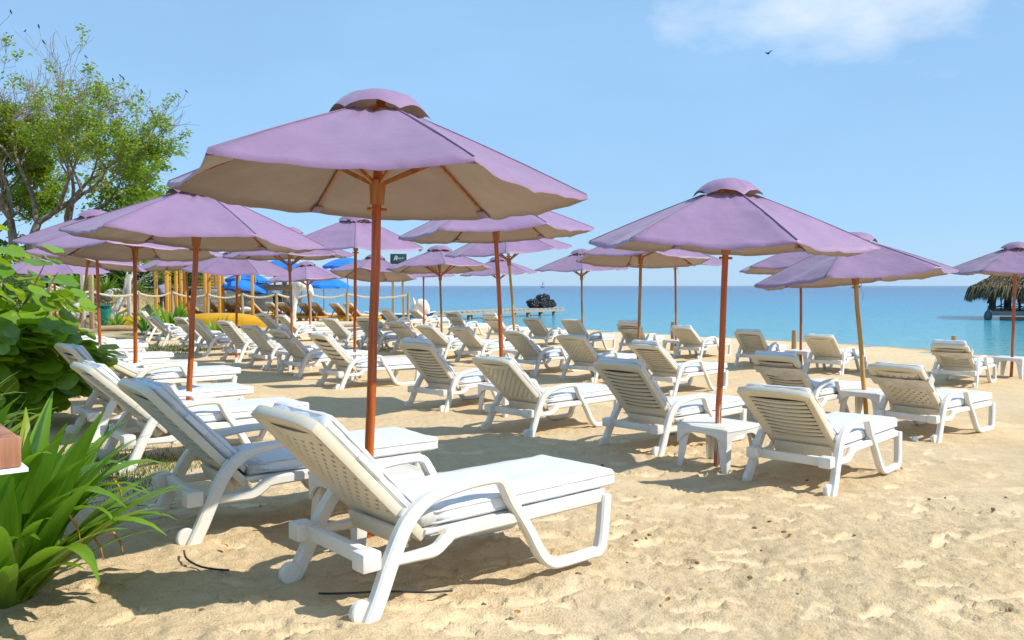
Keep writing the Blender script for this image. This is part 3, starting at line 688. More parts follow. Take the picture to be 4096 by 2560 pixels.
# ------------------------------------------------------------------ lilac umbrellas
CR = 1.34
def canopy_mesh(n, seed, matname='lilac', R0=CR, H=.54, vent=.17, sag=.045, name='canopy'):
    mb = MB(); nr, na = 18, 14; vs = []
    for k in range(n):
        a, b = 2*math.pi*k/n, 2*math.pi*(k+1)/n
        for j in range(na):
            f = j/na; hump = 4*f*(1-f)
            P = Vector((math.cos(a), math.sin(a), 0)).lerp(Vector((math.cos(b), math.sin(b), 0)), f)
            for i in range(nr+1):
                t = i/nr; t2 = vent+(1-vent)*t; rr = R0*t2*(1-.022*hump*t2)
                z = H*(1-t2)+.014*math.sin(math.pi*t2)*(1-.8*hump)-sag*hump*t2**2*1.1
                p = P*rr
                wv = (.022*noise.noise((p.x*2.6, p.y*2.6, seed*5.1))+.012*noise.noise((p.x*6, p.y*6, seed*2.1))+.010*noise.noise((p.x*3, p.y*11, seed*4.7)))*min(1, hump*2+.1)
                fold = .012*math.sin((f*9+k*2.3+seed)*2.0+2*noise.noise((k, seed, f*3)))*math.exp(-t*5)*hump
                dg = .011*noise.noise((math.atan2(p.y, p.x)*14+t*3, t*5, seed))*hump
                vs.append((p.x, p.y, z+wv+fold+dg))
    q = lambda c, i: (c % (n*na))*(nr+1)+i
    f = [(q(c, i), q(c, i+1), q(c+1, i+1), q(c+1, i)) for c in range(n*na) for i in range(nr)]
    hem = len(vs)
    for c in range(n*na):
        p = Vector(vs[q(c, nr)]); vs.append((p.x*1.004, p.y*1.004, p.z-.022))
    m = n*na; f += [(q(c, nr), hem+c, hem+(c+1) % m, q(c+1, nr)) for c in range(m)]
    mb.add(vs, f); return mb.mesh(name, matname, smooth=60, fix=False)
def cap_mesh(n, seed, rc=.335):
    mb = MB(); nr, na = 7, 10; vs = []
    for k in range(n):
        a, b = 2*math.pi*k/n, 2*math.pi*(k+1)/n
        for j in range(na):
            f = j/na; hump = 4*f*(1-f); P = Vector((math.cos(a), math.sin(a), 0)).lerp(Vector((math.cos(b), math.sin(b), 0)), f)
            for i in range(nr+1):
                t = i/nr; r = rc*t*(1+.02*hump*t)
                z = .605-.10*t**1.7-.075*t**4+.060*hump*t**1.9*(.8+.4*noise.noise((k*1.7, seed*3.3, 0)))+.012*noise.noise((P.x*r*12, P.y*r*12, seed))
                vs.append((P.x*r, P.y*r, z))
    m = n*na; q = lambda c, i: (c % m)*(nr+1)+i
    mb.add(vs, [(q(c, i), q(c, i+1), q(c+1, i+1), q(c+1, i)) for c in range(m) for i in range(nr)])
    return mb.mesh('vent_cap', 'lilac', smooth=60, fix=False)
CAN = {6: [canopy_mesh(6, s) for s in (1, 2, 3)], 8: [canopy_mesh(8, s, sag=.03) for s in (4, 5)]}
CAP = {6: [cap_mesh(6, s) for s in (1, 2, 3)], 8: [cap_mesh(8, s) for s in (4, 5)]}
def ribz(r): t = r/CR; return .54*(1-t)+.014*math.sin(math.pi*t)
mb = MB(); mb.tube([(r, 0, ribz(r)-.022) for r in (.03, .3, .6, .9, 1.15, 1.315)], [.014, .014, .014, .013, .012, .010], 4); RIB = mb.mesh('rib', 'rib_wood')
mb = MB(); mb.beam((.035, 0, .03), (.60, 0, ribz(.6)-.04), .018, .026); STRUT = mb.mesh('strut', 'rib_wood')
mb = MB(); mb.beam((.035, 0, -.20), (.66, 0, ribz(.66)-.04), .022, .030); STRUT8 = mb.mesh('strut', 'rib_wood')
mb = MB(); mb.lathe([(.03, -.10), (.044, -.10), (.047, -.03), (.052, .02), (.052, .05), (.03, .055)], 12); RUN = mb.mesh('runner', 'rib_wood')
mb = MB(); mb.lathe([(.028, .42), (.05, .43), (.05, .49), (.03, .52)], 12); HUB = mb.mesh('hub', 'rib_wood')
mb = MB(); mb.tube([(.06, 0, -.13), (-.06, 0, -.13)], .012, 8); PEG = mb.mesh('peg', 'rib_wood')
mb = MB(); mb.tube([(.05, 0, .0), (.075, .01, -.06), (.06, .02, -.16), (.085, .01, -.22), (.07, 0, -.30)], .005, 5); CORD = mb.mesh('cord', 'rope')
mb = MB(); mb.box((1.275, 0, .004), (.10, .07, .014), Matrix.Rotation(R(19), 3, 'Y')); POCK = mb.mesh('rib_pocket', 'lilac_hem', bevel=.004)
def seam_mesh():
    mb = MB(); mb.tube([(r, 0, ribz(r)+.004) for r in (.24, .45, .7, .95, 1.2, 1.335)], .0035, 5); return mb.mesh('seam', 'lilac')
SEAM = seam_mesh()
PMESH = {}
def umbrella(i, x, y, lr, lx, ly, yaw, rad, n, pm, label, cord=False, base=0, thick=.030):
    a = Vector((math.tan(R(lx)), math.tan(R(ly)), 1)).normalized(); e1 = Vector((0, 1, 0)).cross(a).normalized(); e2 = a.cross(e1)
    t = tag(ob('beach_umbrella', None), label, 'umbrella', 'lilac beach umbrellas with wooden poles')
    z = zg(x, y)
    setm(t, Matrix(((e1.x, e2.x, a.x, x), (e1.y, e2.y, a.y, y), (e1.z, e2.z, a.z, z), (0, 0, 0, 1))))
    mb = MB(); rn = random.Random(i); L = lr+.57
    mb.tube([(rn.uniform(-.006, .006), rn.uniform(-.006, .006), -.08+(L+.08)*k/8) for k in range(9)], thick, 16)
    mb.build('pole', pm, t)
    sc = rad/CR; v = i % (3 if n == 6 else 2)
    c = ob('canopy', CAN[n][v], t, (0, 0, lr), (0, 0, R(yaw)), (sc, sc, 1))
    for k in range(n):
        ob('seam', SEAM, c, rot=(0, 0, 2*math.pi*k/n)); ob('rib_pocket', POCK, c, (0, 0, -.012), (0, 0, 2*math.pi*k/n))
    ob('vent_cap', CAP[n][v], t, (0, 0, lr), (0, 0, R(yaw)), (sc, sc, 1))
    for k in range(n):
        ob('rib', RIB, t, (0, 0, lr), (0, 0, R(yaw)+2*math.pi*k/n), (sc, 1, 1)); ob('strut', STRUT if n == 6 else STRUT8, t, (0, 0, lr), (0, 0, R(yaw)+2*math.pi*k/n), (sc, 1, 1))
    ob('runner', RUN, t, (0, 0, lr-(0 if n == 6 else .23))); ob('hub', HUB, t, (0, 0, lr))
    ob('peg', PEG, t, (0, 0, lr), (0, 0, R(yaw+200)))
    if cord: ob('cord', CORD, t, (0, 0, lr), (0, 0, R(-20)))
    FEET.append((x, y)); return t
LU = 'lilac canvas umbrella '
UMB = [
 (-.90, 5.18, 2.16, 1.8, 2.3, 0, 1.30, 6, 'pole_red', LU+'nearest to the camera, its whole underside in view', 'nearest', 1),
 (-3.44, 8.90, 2.13, 3, 1.6, 14, 1.32, 6, 'pole_red', LU+'second from the camera on the left side', 'pole on the left', 1),
 (-5.68, 12.71, 2.22, -.6, 3.4, 39, 1.34, 6, 'pole_red', LU+'third on the left, green string tied under its hub', 'third left', 1),
 (-8.08, 16.60, 2.60, .5, -3.3, 28, 1.40, 6, 'pole_red_chipped', LU+'at the far left with two open vents, under the big tree', 'chipped', 1),
 (-10.43, 20.13, 2.37, 6.2, 6, 45, 1.40, 6, 'pole_brown', LU+'on the leaning orange pole behind the bush', '', 0),
 (-12.38, 22.95, 2.17, .9, -2.1, 17, 1.37, 6, 'pole_red', LU+'farthest left, low and half hidden by the bush', '', 0),
 (-9.34, 24.65, 2.40, -3.9, 1.2, 76, 1.36, 6, 'pole_red', LU+'left background with a drooping corner before the pergolas', '', 0),
 (-6.96, 21.33, 2.19, 2.2, -3, 9, 1.34, 6, 'pole_red', LU+'left background on a dark red pole before the plank wall', '', 0),
 (-4.63, 17.87, 2.42, -1.4, 0, 13, 1.34, 8, 'pole_brown', LU+'flat eight-ribbed one left of the front umbrella on a brown pole', '', 1),
 (-6.84, 28.83, 2.09, -3.6, .2, 12, 1.36, 8, 'pole_red_chipped', LU+'on a leaning pole in front of the white driftwood arch', '', 0),
 (-4.15, 24.68, 2.21, 2.2, 8.2, 22, 1.30, 6, 'pole_brown', LU+'tipped back behind the front pole, just left of the sign', '', 1),
 (-2.95, 15.80, 2.52, 1.5, -3.0, -20, 1.38, 6, 'pole_red_chipped', LU+'left of the front pole, its top just under the front canopy', '', 1),
 (-.10, 11.40, 2.46, -2.7, .9, -1, 1.32, 6, 'pole_red_chipped', LU+'directly behind the right half of the front umbrella', '', 1),
 (.12, 18.75, 2.61, -4.5, -3.2, -2, 1.40, 8, 'pole_yellow', LU+'wide and flat on a leaning yellow pole, middle distance', '', 1),
 (-1.84, 22.35, 2.32, -1.8, 3.6, 10, 1.41, 8, 'pole_brown', LU+'with eight struts below it, right of the sign', '', 1),
 (-.36, 29.76, 2.31, -2.7, -.7, 0, 1.36, 8, 'pole_red', LU+'far one behind the yellow pole near the jetty', '', 0),
 (-3.74, 35.98, 2.32, -.4, -.4, 0, 1.35, 6, 'pole_red', LU+'farthest away, red pole in front of the driftwood stump', '', 0),
 (2.12, 25.39, 2.37, -1.1, -1.3, -4, 1.39, 8, 'pole_brown', LU+'small flat one on a slim brown pole against open sea', '', 1),
 (2.34, 15.68, 2.33, 1.6, 4.4, -28, 1.32, 6, 'pole_brown', LU+'just left of the large right-hand one, its tan underside showing', '', 1),
 (4.41, 22.68, 2.45, -1.2, -1, -12, 1.38, 6, 'pole_brown', LU+'mostly hidden, between two poles left of the large right-hand one', '', 1),
 (1.92, 7.90, 2.09, 1.7, -1.3, -20, 1.31, 6, 'pole_red_chipped', LU+'large one on the right with its pole through a table', '', 1),
 (4.69, 11.13, 1.91, -4.1, 3.6, -6, 1.31, 6, 'pole_yellow', LU+'on the leaning weathered pole at the right', '', 1),
 (6.50, 18.98, 2.25, -.1, 3, -36, 1.42, 6, 'pole_red', LU+'pale lit one peeping out between the two right-hand umbrellas', '', 1),
 (10.16, 17.18, 2.15, 1, -.2, -27, 1.30, 6, 'pole_red', LU+'cut by the right edge in front of the thatched hut', '', 1),
]
TLAB = {0: 'between the two nearest loungers', 1: 'at the second umbrella pole on the left', 2: 'at the third umbrella pole on the left', 3: 'at the chipped red pole on the far left', 8: 'at the brown pole in the second row', 10: 'hidden behind the front pole in the third row',
        11: 'left of the front pole beside the wide-slatted lounger', 12: 'round the worn pole beside the many-holed lounger', 13: 'at the leaning yellow pole', 14: 'at the brown pole right of the sign', 17: 'at the slim brown pole near the shore',
        18: 'at the brown pole in the third row on the right', 19: 'at the hidden pole in the shore row beside the short post', 20: 'round the large right-hand pole', 21: 'at the leaning weathered pole', 22: 'beside the short shore post at a red pole', 23: 'at the right edge of the picture'}
for i, (x, y, lr, lx, ly, yaw, rad, n, pm, lab, _, tb) in enumerate(UMB):
    umbrella(i, x, y, lr, lx, ly, yaw, rad, n, pm, lab, cord=i in (8, 10, 17, 19, 21), thick=.029 if y < 30 else .035)
    if tb: side_table(x+.02, y+.02, R(43), 'white plastic side table '+TLAB[i])
make_ground(FEET)
# ------------------------------------------------------------------ placement helper: pixel of the photograph at a known distance -> point
FPX = 3387; PIT = R(2.323)
def at(u, v, d):
    f = Vector((0, math.cos(PIT), -math.sin(PIT))); up = Vector((0, math.sin(PIT), math.cos(PIT)))
    r = f+Vector((1, 0, 0))*((u-2048)/FPX)-up*((v-1280)/FPX)
    return Vector((0, 0, 1.5))+r*(d/r.y)
# ------------------------------------------------------------------ strap-leaved plants (spider lily, crinum)
def strap_leaf(seed, L=1.0, wd=.055, arch=.55, fold=.35, n=12):
    rn = random.Random(seed); mb = MB(); vs = []; p = Vector((0, 0, 0)); el = R(86); d = L/n
    tw = rn.uniform(-.3, .3); kink = rn.random()
    for i in range(n+1):
        t = i/n; w = wd*(.55+1.2*t*(1-t)*1.6)*(1-t**6) if t < 1 else 0.002
        w = max(w, .003); s = Vector((0, 1, 0)); nr = Vector((-math.sin(el), 0, math.cos(el)))
        a = tw*t; s2 = s*math.cos(a)+nr*math.sin(a)
        for k, o in ((-1, fold), (0, 0), (1, fold)): vs.append(p+s2*(w*.5*k)+nr*(w*.5*o*abs(k)))
        p = p+Vector((math.cos(el), 0, math.sin(el)))*d
        el -= R(arch*(10+120*t*t)/n*1.0*(1+.6*kink))
    f = [(i*3+k, i*3+k+1, (i+1)*3+k+1, (i+1)*3+k) for i in range(n) for k in range(2)]
    mb.add(vs, f); me = mb.mesh('leaf', 'lily_leaf', smooth=60, fix=False); return me
LEAFS = [strap_leaf(s, 1, .062, a) for s, a in ((1, .35), (2, .6), (3, .9), (4, 1.25), (5, 1.6), (6, .5), (7, .75), (8, 2.0))]
def lily(name, label, x, y, z, n, L, seed, cat='plant', group=None, bias=None, wide=1.0, lo=15, hi=60):
    rn = random.Random(seed); t = thing(name, label, cat, (x, y, z), 0, group)
    for i in range(n):
        az = rn.uniform(0, 2*math.pi)
        if bias is not None and rn.random() < .6: az = rn.gauss(bias, .9)
        r = rn.random()**.7*.10*L; tilt = R(rn.uniform(0, 1)**.9*hi) if rn.random() < .85 else R(lo)
        sc = L*rn.uniform(.62, 1.08)
        o = ob('leaf', LEAFS[rn.randrange(8)], t, (r*math.cos(az), r*math.sin(az), -.02), scale=(sc, sc*wide, sc))
        o.rotation_euler = (rn.uniform(-.25, .25), tilt*.75, az)
    mb = MB(); mb.lathe([(.05*L, -.05), (.075*L, .02), (.06*L, .10*L), (.03*L, .16*L)], 10); mb.build('stem_base', 'grass_blade', t)
    return t
LX, LY = -2.42, 3.98
hero = lily('spider_lily', 'large bright green spider lily with arching strap leaves at the left edge', LX, LY, zg(LX, LY), 105, 1.02, 3, bias=.2, hi=62, wide=1.7)
rn = random.Random(77)
for i in range(4):      # dead and yellowed leaf tips
    a = rn.gauss(.1, .8); mb = MB()
    mb.tube([(0, 0, 0), (.05, .01, .02), (.09, 0, -.03), (.10, .01, -.10)], [.002, .007, .006, .002], 5)
    mb.build('dead_leaf', 'dry_leaf', hero, (rn.uniform(.2, .7)*math.cos(a), rn.uniform(.2, .5)*math.sin(a), rn.uniform(.2, .6)))
for i, (dx, dy, h) in enumerate(((.22, .62, .74),)):   # pale flower stalks
    mb = MB(); mb.tube([(dx*.3, dy*.3, 0), (dx*.7, dy*.7, h*.6), (dx, dy, h)], [.012, .009, .006], 6); st = mb.build('flower_stalk', 'lily_leaf', hero)
    mb = MB()
    for k in range(5):
        b = k*1.3; mb.tube([(dx, dy, h), (dx+.025*math.cos(b), dy+.025*math.sin(b), h+.005), (dx+.04*math.cos(b), dy+.04*math.sin(b), h-.05), (dx+.045*math.cos(b), dy+.045*math.sin(b), h-.12)], [.0018, .0018, .0014, .0008], 4)
    mb.build('flower', 'white_paint', st)
lily('spider_lily', 'second spider lily behind the wooden planter, at the left edge', -3.15, 4.75, zg(-3.15, 4.75), 50, .95, 9, bias=.3, hi=60, wide=1.6)
lily('spider_lily', 'spider lily clump at the far left edge under the round-leaved bush', -4.15, 6.0, zg(-4.15, 6), 40, 1.0, 12, bias=.3, hi=60, wide=1.6)
def gp(u, d): p = at(u, 1300, d); return p.x, p.y
for i, (u, d, L, n, lab) in enumerate(((590, 31, 1.35, 34, 'tall crinum behind the farthest left second-row lounger'), (690, 30.5, 1.5, 40, 'tall crinum with yellowing leaves before the yellow kayak'), (868, 27, .95, 46, 'small crinum between second-row loungers before the kayak'),
                                   (470, 35, .9, 30, 'low crinum beside the green bin'))):
    x, y = gp(u, d); lily('crinum_plant', 'green '+lab, x, y, zg(x, y), n, L, 30+i, 'plant', 'crinum plants behind the loungers', wide=1.7, hi=50)
for i, (u, d, L) in enumerate(((300, 46, 1.6), (345, 47, 1.5), (385, 45, 1.3), (545, 46, 1.4), (425, 44, 1.2))):
    x, y = gp(u, d); lily('crinum_plant', ('leftmost crinum on the bank behind the timber posts', 'crinum on the bank just right of the leftmost one', 'crinum on the bank left of the whitewashed tree', 'rightmost crinum on the bank behind the pergola', 'crinum on the bank beside the whitewashed trunk')[i], x, y, zg(x, y), 30, L, 50+i, 'plant', 'crinum plants on the bank', wide=1.5, hi=55)
# ------------------------------------------------------------------ sea grape bush
def round_leaf(seed):
    rn = random.Random(seed); mb = MB(); n = 14; vs = [(.0, 0, .0)]; cup = rn.uniform(.06, .2)
    for r in (.55, 1.0):
        for k in range(n):
            a = 2*math.pi*k/n; q = r*(1+.05*math.sin(3*a+seed)); x = .5+.5*q*math.cos(a)*(1.0 if math.cos(a) > -.8 else .86); y = .53*q*math.sin(a)
            vs.append((x, y, cup*(abs(y)*1.1)-.25*cup*x*x+.03*math.sin(5*a+seed)*r))
    vs[0] = (.5, 0, -.06*cup)
    f = [(0, 1+k, 1+(k+1) % n) for k in range(n)]+[(1+k, 1+n+k, 1+n+(k+1) % n, 1+(k+1) % n) for k in range(n)]
    mb.add(vs, f); return mb.mesh('leaf', 'grape_leaf', smooth=60, fix=False)
GL = [round_leaf(s) for s in range(5)]
BX, BY = -6.3, 9.75
def bush_r(az, el):
    return 1+.22*noise.noise((math.cos(az)*1.7, math.sin(az)*1.7, el*2.1))
bush = thing('sea_grape_bush', 'dense sea grape bush with large round glossy leaves at the left edge', 'bush', (BX, BY, zg(BX, BY)))
rn = random.Random(21); joined = MB(); tones = []
def leaf_pose(p, out, sz):
    up = Vector((rn.gauss(0, .35), rn.gauss(0, .35), 1))+out*rn.uniform(.2, 1.1); up.normalize()
    x = out+Vector((rn.gauss(0, .6), rn.gauss(0, .6), rn.gauss(-.1, .4))); x = (x-up*x.dot(up)).normalized(); y = up.cross(x)
    return Matrix(((x.x*sz, y.x*sz, up.x*sz, p.x), (x.y*sz, y.y*sz, up.y*sz, p.y), (x.z*sz, y.z*sz, up.z*sz, p.z), (0, 0, 0, 1)))
cands = []
for lobe in ((0, 0, 1.1, 1.25, 1.1, 1.12), (.25, -.75, .75, .95, .85, .85), (.75, -.05, .55, .72, .75, .62), (-.8, -.6, 1.25, 1.1, 1.0, 1.1), (-1.6, .4, 1.3, 1.2, 1.2, 1.2), (-.5, -1.2, .55, .8, .7, .65)):
    for k in range(260):
        az = rn.uniform(0, 2*math.pi); el = math.asin(rn.uniform(-.55, 1)); o = Vector((math.cos(az)*math.cos(el), math.sin(az)*math.cos(el), math.sin(el)))
        rr = bush_r(az+lobe[0], el)*rn.uniform(.74, 1.05)
        p = Vector((lobe[0]+o.x*rr*lobe[3], lobe[1]+o.y*rr*lobe[4], lobe[2]+o.z*rr*lobe[5]))
        if p.z < .03: continue
        cands.append((p, o, rn.uniform(.20, .31)))
cam_dir = Vector((-BX, -BY, .6)).normalized()
cands.sort(key=lambda c: -c[0].dot(cam_dir)-.0*c[2])
for i, (p, o, sz) in enumerate(cands):
    mtx = leaf_pose(p, o, sz)
    if i < 300:
        l = ob('leaf', GL[rn.randrange(5)], bush); setm(l, mtx)
    else:
        src = GL[i % 5]; joined.add([mtx @ v.co for v in src.vertices], [tuple(q.vertices) for q in src.polygons]); tones += [rn.random()]*len(src.polygons)
tag(joined.build('leaf_mass', 'grape_leaf', bush, fix=False, smooth=60, tone=tones), kind='stuff')
for k in range(16):
    a = rn.uniform(0, 6.28); mb = MB(); e = Vector((math.cos(a)*rn.uniform(.3, 1.1), math.sin(a)*rn.uniform(.3, 1), rn.uniform(.7, 1.9)))
    mb.tube([(0, 0, -.05), e*.4+Vector((0, 0, .15)), e*.8, e], [.03, .022, .015, .006], 6); mb.build('branch', 'bark', bush)
# ------------------------------------------------------------------ trees
def grow(rn, p, d, L, r, depth, segs, tips, maxd, spread=.75, upb=.15):
    pts = [p.copy()]; rs = [r]; n = 5
    for i in range(n):
        d = (d+Vector((rn.gauss(0, .16), rn.gauss(0, .16), rn.gauss(upb*.35, .12)))).normalized(); p = p+d*(L/n)
        pts.append(p.copy()); rs.append(r*(1-.38*(i+1)/n))
        if depth >= 2 and i >= 1 and depth < maxd and rn.random() < .55:
            sd = (d+Vector((rn.gauss(0, .8), rn.gauss(0, .8), rn.gauss(.25, .5)))).normalized(); grow(rn, p.copy(), sd, L*rn.uniform(.4, .65), rs[-1]*.5, depth+1, segs, tips, maxd, spread, upb)
    segs.append((pts, rs, depth))
    if depth >= maxd: tips.append((p, d, depth)); return
    k = 3 if depth < 2 else rn.choice((2, 2, 3))
    for i in range(k):
        nd = (d+Vector((rn.gauss(0, spread), rn.gauss(0, spread), rn.gauss(upb, .35)))).normalized()
        grow(rn, p.copy(), nd, L*rn.uniform(.62, .86), rs[-1]*rn.uniform(.62, .8), depth+1, segs, tips, maxd, spread, upb)
def leaf_cloud(mb, tones, rn, pts, n, sz, sp):
    for i in range(n):
        c = rn.choice(pts); p = c+Vector((rn.gauss(0, sp), rn.gauss(0, sp), rn.gauss(0, sp*.6)))
        a = Vector((rn.gauss(0, 1), rn.gauss(0, 1), rn.gauss(0, .5))).normalized(); b = a.orthogonal().normalized(); b = (Matrix.Rotation(rn.uniform(0, 6.28), 3, a) @ b)
        s = sz*rn.uniform(.6, 1.3)
        mb.add([p-a*s*.5, p+b*s*.22, p+a*s*.5, p-b*s*.22], [(0, 1, 2, 3)]); tones.append(rn.random()*.9)
def tree(name, label, base, dirs, L, r, maxd, seed, nleaf, lsz, leafy, bark='bark', leafmat='tree_leaf', spread=.72, upb=.15, sp=.35):
    rn = random.Random(seed); t = thing(name, label, 'tree', base); segs = []; tips = []
    for d in dirs: grow(rn, Vector((rn.uniform(-.2, .2), rn.uniform(-.2, .2), -.3)), Vector(d).normalized(), L, r, 0, segs, tips, maxd, spread, upb)
    tr = MB(); tw = MB(); lp = []
    for pts, rs, dp in segs:
        if dp <= 2: tr.tube(pts, rs, 8 if dp < 2 else 6, False)
        else: tw.tube(pts, [max(x, .010) for x in rs], 3, False)
        if dp >= 3 and leafy(pts[-1], rn): lp += pts[2:]
    tr.build('trunk', bark, t, smooth=60); tw.build('twigs', 'twig', t, smooth=60)
    mb = MB(); tn = []; leaf_cloud(mb, tn, rn, lp, nleaf, lsz, sp); tag(mb.build('crown', leafmat, t, smooth=0, fix=False, tone=tn), kind='stuff')
    return t, tips
TB = at(100, 1143, 46); tz = zg(TB.x, TB.y)
BT, btips = tree('broad_tree', 'tall spreading tree with sparse green crown and bare twig ends at the left', (TB.x, TB.y, tz), [(-.25, 0, 1), (.30, -.1, 1), (.75, .1, .9), (-.8, .1, .9)], 4.3, .32, 5, 11, 46000, .22,
     lambda p, rn: rn.random() < (.70 if p.z < 6 else .34 if p.z < 9 else .10), spread=.62, upb=.16, sp=.19)
p2 = at(640, 1143, 52); tree('broad_tree', 'small bright green leafy tree showing behind the second umbrella', (p2.x, p2.y, zg(p2.x, p2.y)), [(.2, 0, 1), (-.3, .1, 1)], 2.6, .16, 4, 31, 7000, .32, lambda p, rn: True, sp=.4)
p3 = at(415, 1143, 41); tree('whitewashed_tree', 'crooked tree with whitewashed trunk behind the green bin', (p3.x, p3.y, zg(p3.x, p3.y)), [(.42, 0, 1)], 1.9, .19, 4, 8, 900, .25, lambda p, rn: rn.random() < .3, bark='bark_white', spread=.8)
p4 = at(1130, 1143, 50); tree('bare_tree', 'small leafless twiggy tree at the end of the plank wall', (p4.x, p4.y, -.5), [(.1, 0, 1), (.5, .1, 1)], .9, .05, 4, 15, 60, .1, lambda p, rn: True, spread=.8)
def shrub(label, x, y, rx, rz, n, seed, sz=.26, m='shrub_leaf'):
    rn = random.Random(seed); t = thing('shrub', label, 'shrub', (x, y, zg(x, y))); pts = []
    for i in range(60):
        a = rn.uniform(0, 6.28); q = rn.random()**.4; e = rn.uniform(0, 1.5); pts.append(Vector((rx*q*math.cos(a)*math.cos(e), rx*q*math.sin(a)*math.cos(e)*.7, .1+rz*q*math.sin(e))))
    mb = MB(); tn = []; leaf_cloud(mb, tn, rn, pts, n, sz, .22); tag(mb.build('foliage', m, t, smooth=0, fix=False, tone=tn), kind='stuff')
    mb = MB()
    for p in pts[:14]: mb.tube([(0, 0, -.1), p*.5, p], [.03, .02, .008], 4, False)
    mb.build('stem', 'twig', t)
for i, (u, d, rx, rz, n, lab) in enumerate(((120, 52, 4.5, 3.2, 5200, 'dark leafy shrub below the big tree at the left edge'), (330, 53, 3.2, 2.4, 3600, 'dark shrub on the bank behind the whitewashed tree'), (520, 52, 2.6, 2.2, 3000, 'shrub on the bank behind the pergola posts'),
                                      (700, 53, 2.2, 1.9, 2600, 'shrub right of the bank beside the wooden terrace'), (30, 40, 2.6, 1.8, 2200, 'leafy shrub behind the left umbrellas at the picture edge'))):
    x, y = gp(u, d); shrub(lab, x, y, rx, rz, n, 60+i)
# ------------------------------------------------------------------ things behind the loungers
def post_mesh(h, r, seed=0, m='log_wood'):
    rn = random.Random(seed); mb = MB(); mb.tube([(rn.uniform(-.01, .01), rn.uniform(-.01, .01), -.2+(h+.2)*k/4) for k in range(5)], [r*1.03, r, r, r*.98, r*.95], 12); return mb
fence = thing('rope_fence', 'rope fence of round wooden posts with thick cream rope behind the loungers', 'fence', at(900, 1300, 40)*Vector((1, 1, 0)))
FO = fence.location
FP = [(200, 1135, 36), (364, 1165, 38), (556, 1173, 39.5), (690, 1169, 40), (831, 1178, 40), (969, 1177, 40), (1106, 1175, 40), (1240, 1177, 40.2), (1389, 1176, 40.5), (1633, 1179, 41)]
tops = []
for i, (u, v, d) in enumerate(FP):
    p = at(u, v, d); g = zg(p.x, p.y); tops.append(p); h = p.z-g+.06
    post_mesh(h, .072, i).build('post', 'log_wood', fence, (p.x-FO.x, p.y-FO.y, g))
for a, b in zip(tops[:-1], tops[1:]):
    n = 14; pts = [a.lerp(b, k/n)-Vector((FO.x, FO.y, .16*4*(k/n)*(1-k/n)+(.0))) for k in range(n+1)]
    tw = MB()
    for s in range(3):
        q = []
        for k in range(n*5+1):
            t = k/(n*5); c = a.lerp(b, t)-Vector((FO.x, FO.y, .17*4*t*(1-t))); an = t*60+s*2.094; q.append(c+Vector((0, math.cos(an), math.sin(an)))*.026)
        tw.tube(q, .030, 5, False)
    tw.build('rope', 'rope', fence, smooth=60)
# kayaks (sit-on, upturned)
def kayak(x, y, rz, L, W, Hh, label, loc_z=0):
    t = thing('kayak', label, 'kayak', (x, y, zg(x, y)+loc_z), rz, 'yellow kayaks lying on the sand'); mb = MB(); n = 20; m = 16
    def fn(i, j):
        s = i*2-1; w = W/2*(1-abs(s)**2.4)**.8+.01; a = math.pi*j; rise = .16*abs(s)**3
        zz = Hh*(1-.5*abs(s)**3)
        return (s*L/2, -w*math.cos(a), zz*(.18+.82*math.sin(a)**.6)+rise*0-.10*abs(s)**4+.03*math.exp(-((j-.5)/.05)**2))
    mb.grid(fn, n, m); mb.build('hull', 'yellow_hull', t, smooth=50)
    mb = MB(); mb.grid(lambda i, j: Vector(fn(i, 0)).lerp(Vector(fn(i, 1)), j)+Vector((0, 0, .0)), n, 4, True); mb.build('deck', 'yellow_hull', t, smooth=50)
    mb = MB()
    for s in (0, 1): mb.tube([Vector(fn(k/20, s)) for k in range(21)], .022, 6)
    mb.build('rim', 'yellow_hull', t, smooth=60)
    mb = MB(); mb.tube([(L*.46, 0, Hh*.45), (L*.5, 0, Hh*.35), (L*.49, 0, Hh*.2)], .015, 6); mb.build('handle', 'black_rubber', t)
    return t
x, y = gp(890, 38.3); kayak(x, y, R(-9), 4.5, 1.1, .62, 'large yellow kayak lying upturned behind the second-row loungers')
x, y = gp(545, 36.5); kayak(x, y, R(-4), 2.6, .75, .52, 'small yellow kayak nose beside the crinum plants')
x, y = gp(1420, 43.8); kayak(x, y, R(4), 3.2, .7, .30, 'yellow kayak under the wooden loungers near the shore')
# driftwood arch, stump and logs
def dlog(name, label, cat, pts, rad, m, seed, jit=.18, n=12, group=None):
    p0 = Vector((pts[0][0], pts[0][1], min(p[2] for p in pts))); t = thing(name, label, cat, p0, group=group)
    q = [Vector(a)-p0 for a in catmull(pts, 5)]; rr = [float(x[0]) for x in catmull([(r,) for r in rad], 5)]
    mb = MB(); mb.tube(q, rr, n, True, jit, seed); b = mb.build('trunk', m, t, smooth=70)
    return t
a = [at(u, v, 38.6) for u, v in ((1168, 1340), (1172, 1280), (1178, 1220), (1184, 1165), (1196, 1140), (1222, 1146), (1242, 1165), (1252, 1184))]
dlog('driftwood_arch', 'bleached white driftwood trunk curving over like an arch beside the rope', 'driftwood', a, [.18, .14, .12, .17, .26, .24, .14, .04], 'driftwood', 4)
a = [at(u, v, 41.5) for u, v in ((1652, 1258), (1664, 1232), (1684, 1218), (1698, 1240), (1702, 1258))]
st = dlog('driftwood_stump', 'pale driftwood stump with two horns behind the shore row', 'driftwood', a, [.16, .2, .32, .26, .2], 'driftwood', 7)
mb = MB(); b0 = at(1672, 1235, 41.4)-st.location; mb.tube([b0, b0+Vector((-.16, -.02, .26)), b0+Vector((-.26, 0, .55))], [.14, .10, .03], 8, True, .2, 3); mb.build('horn', 'driftwood', st, smooth=70)
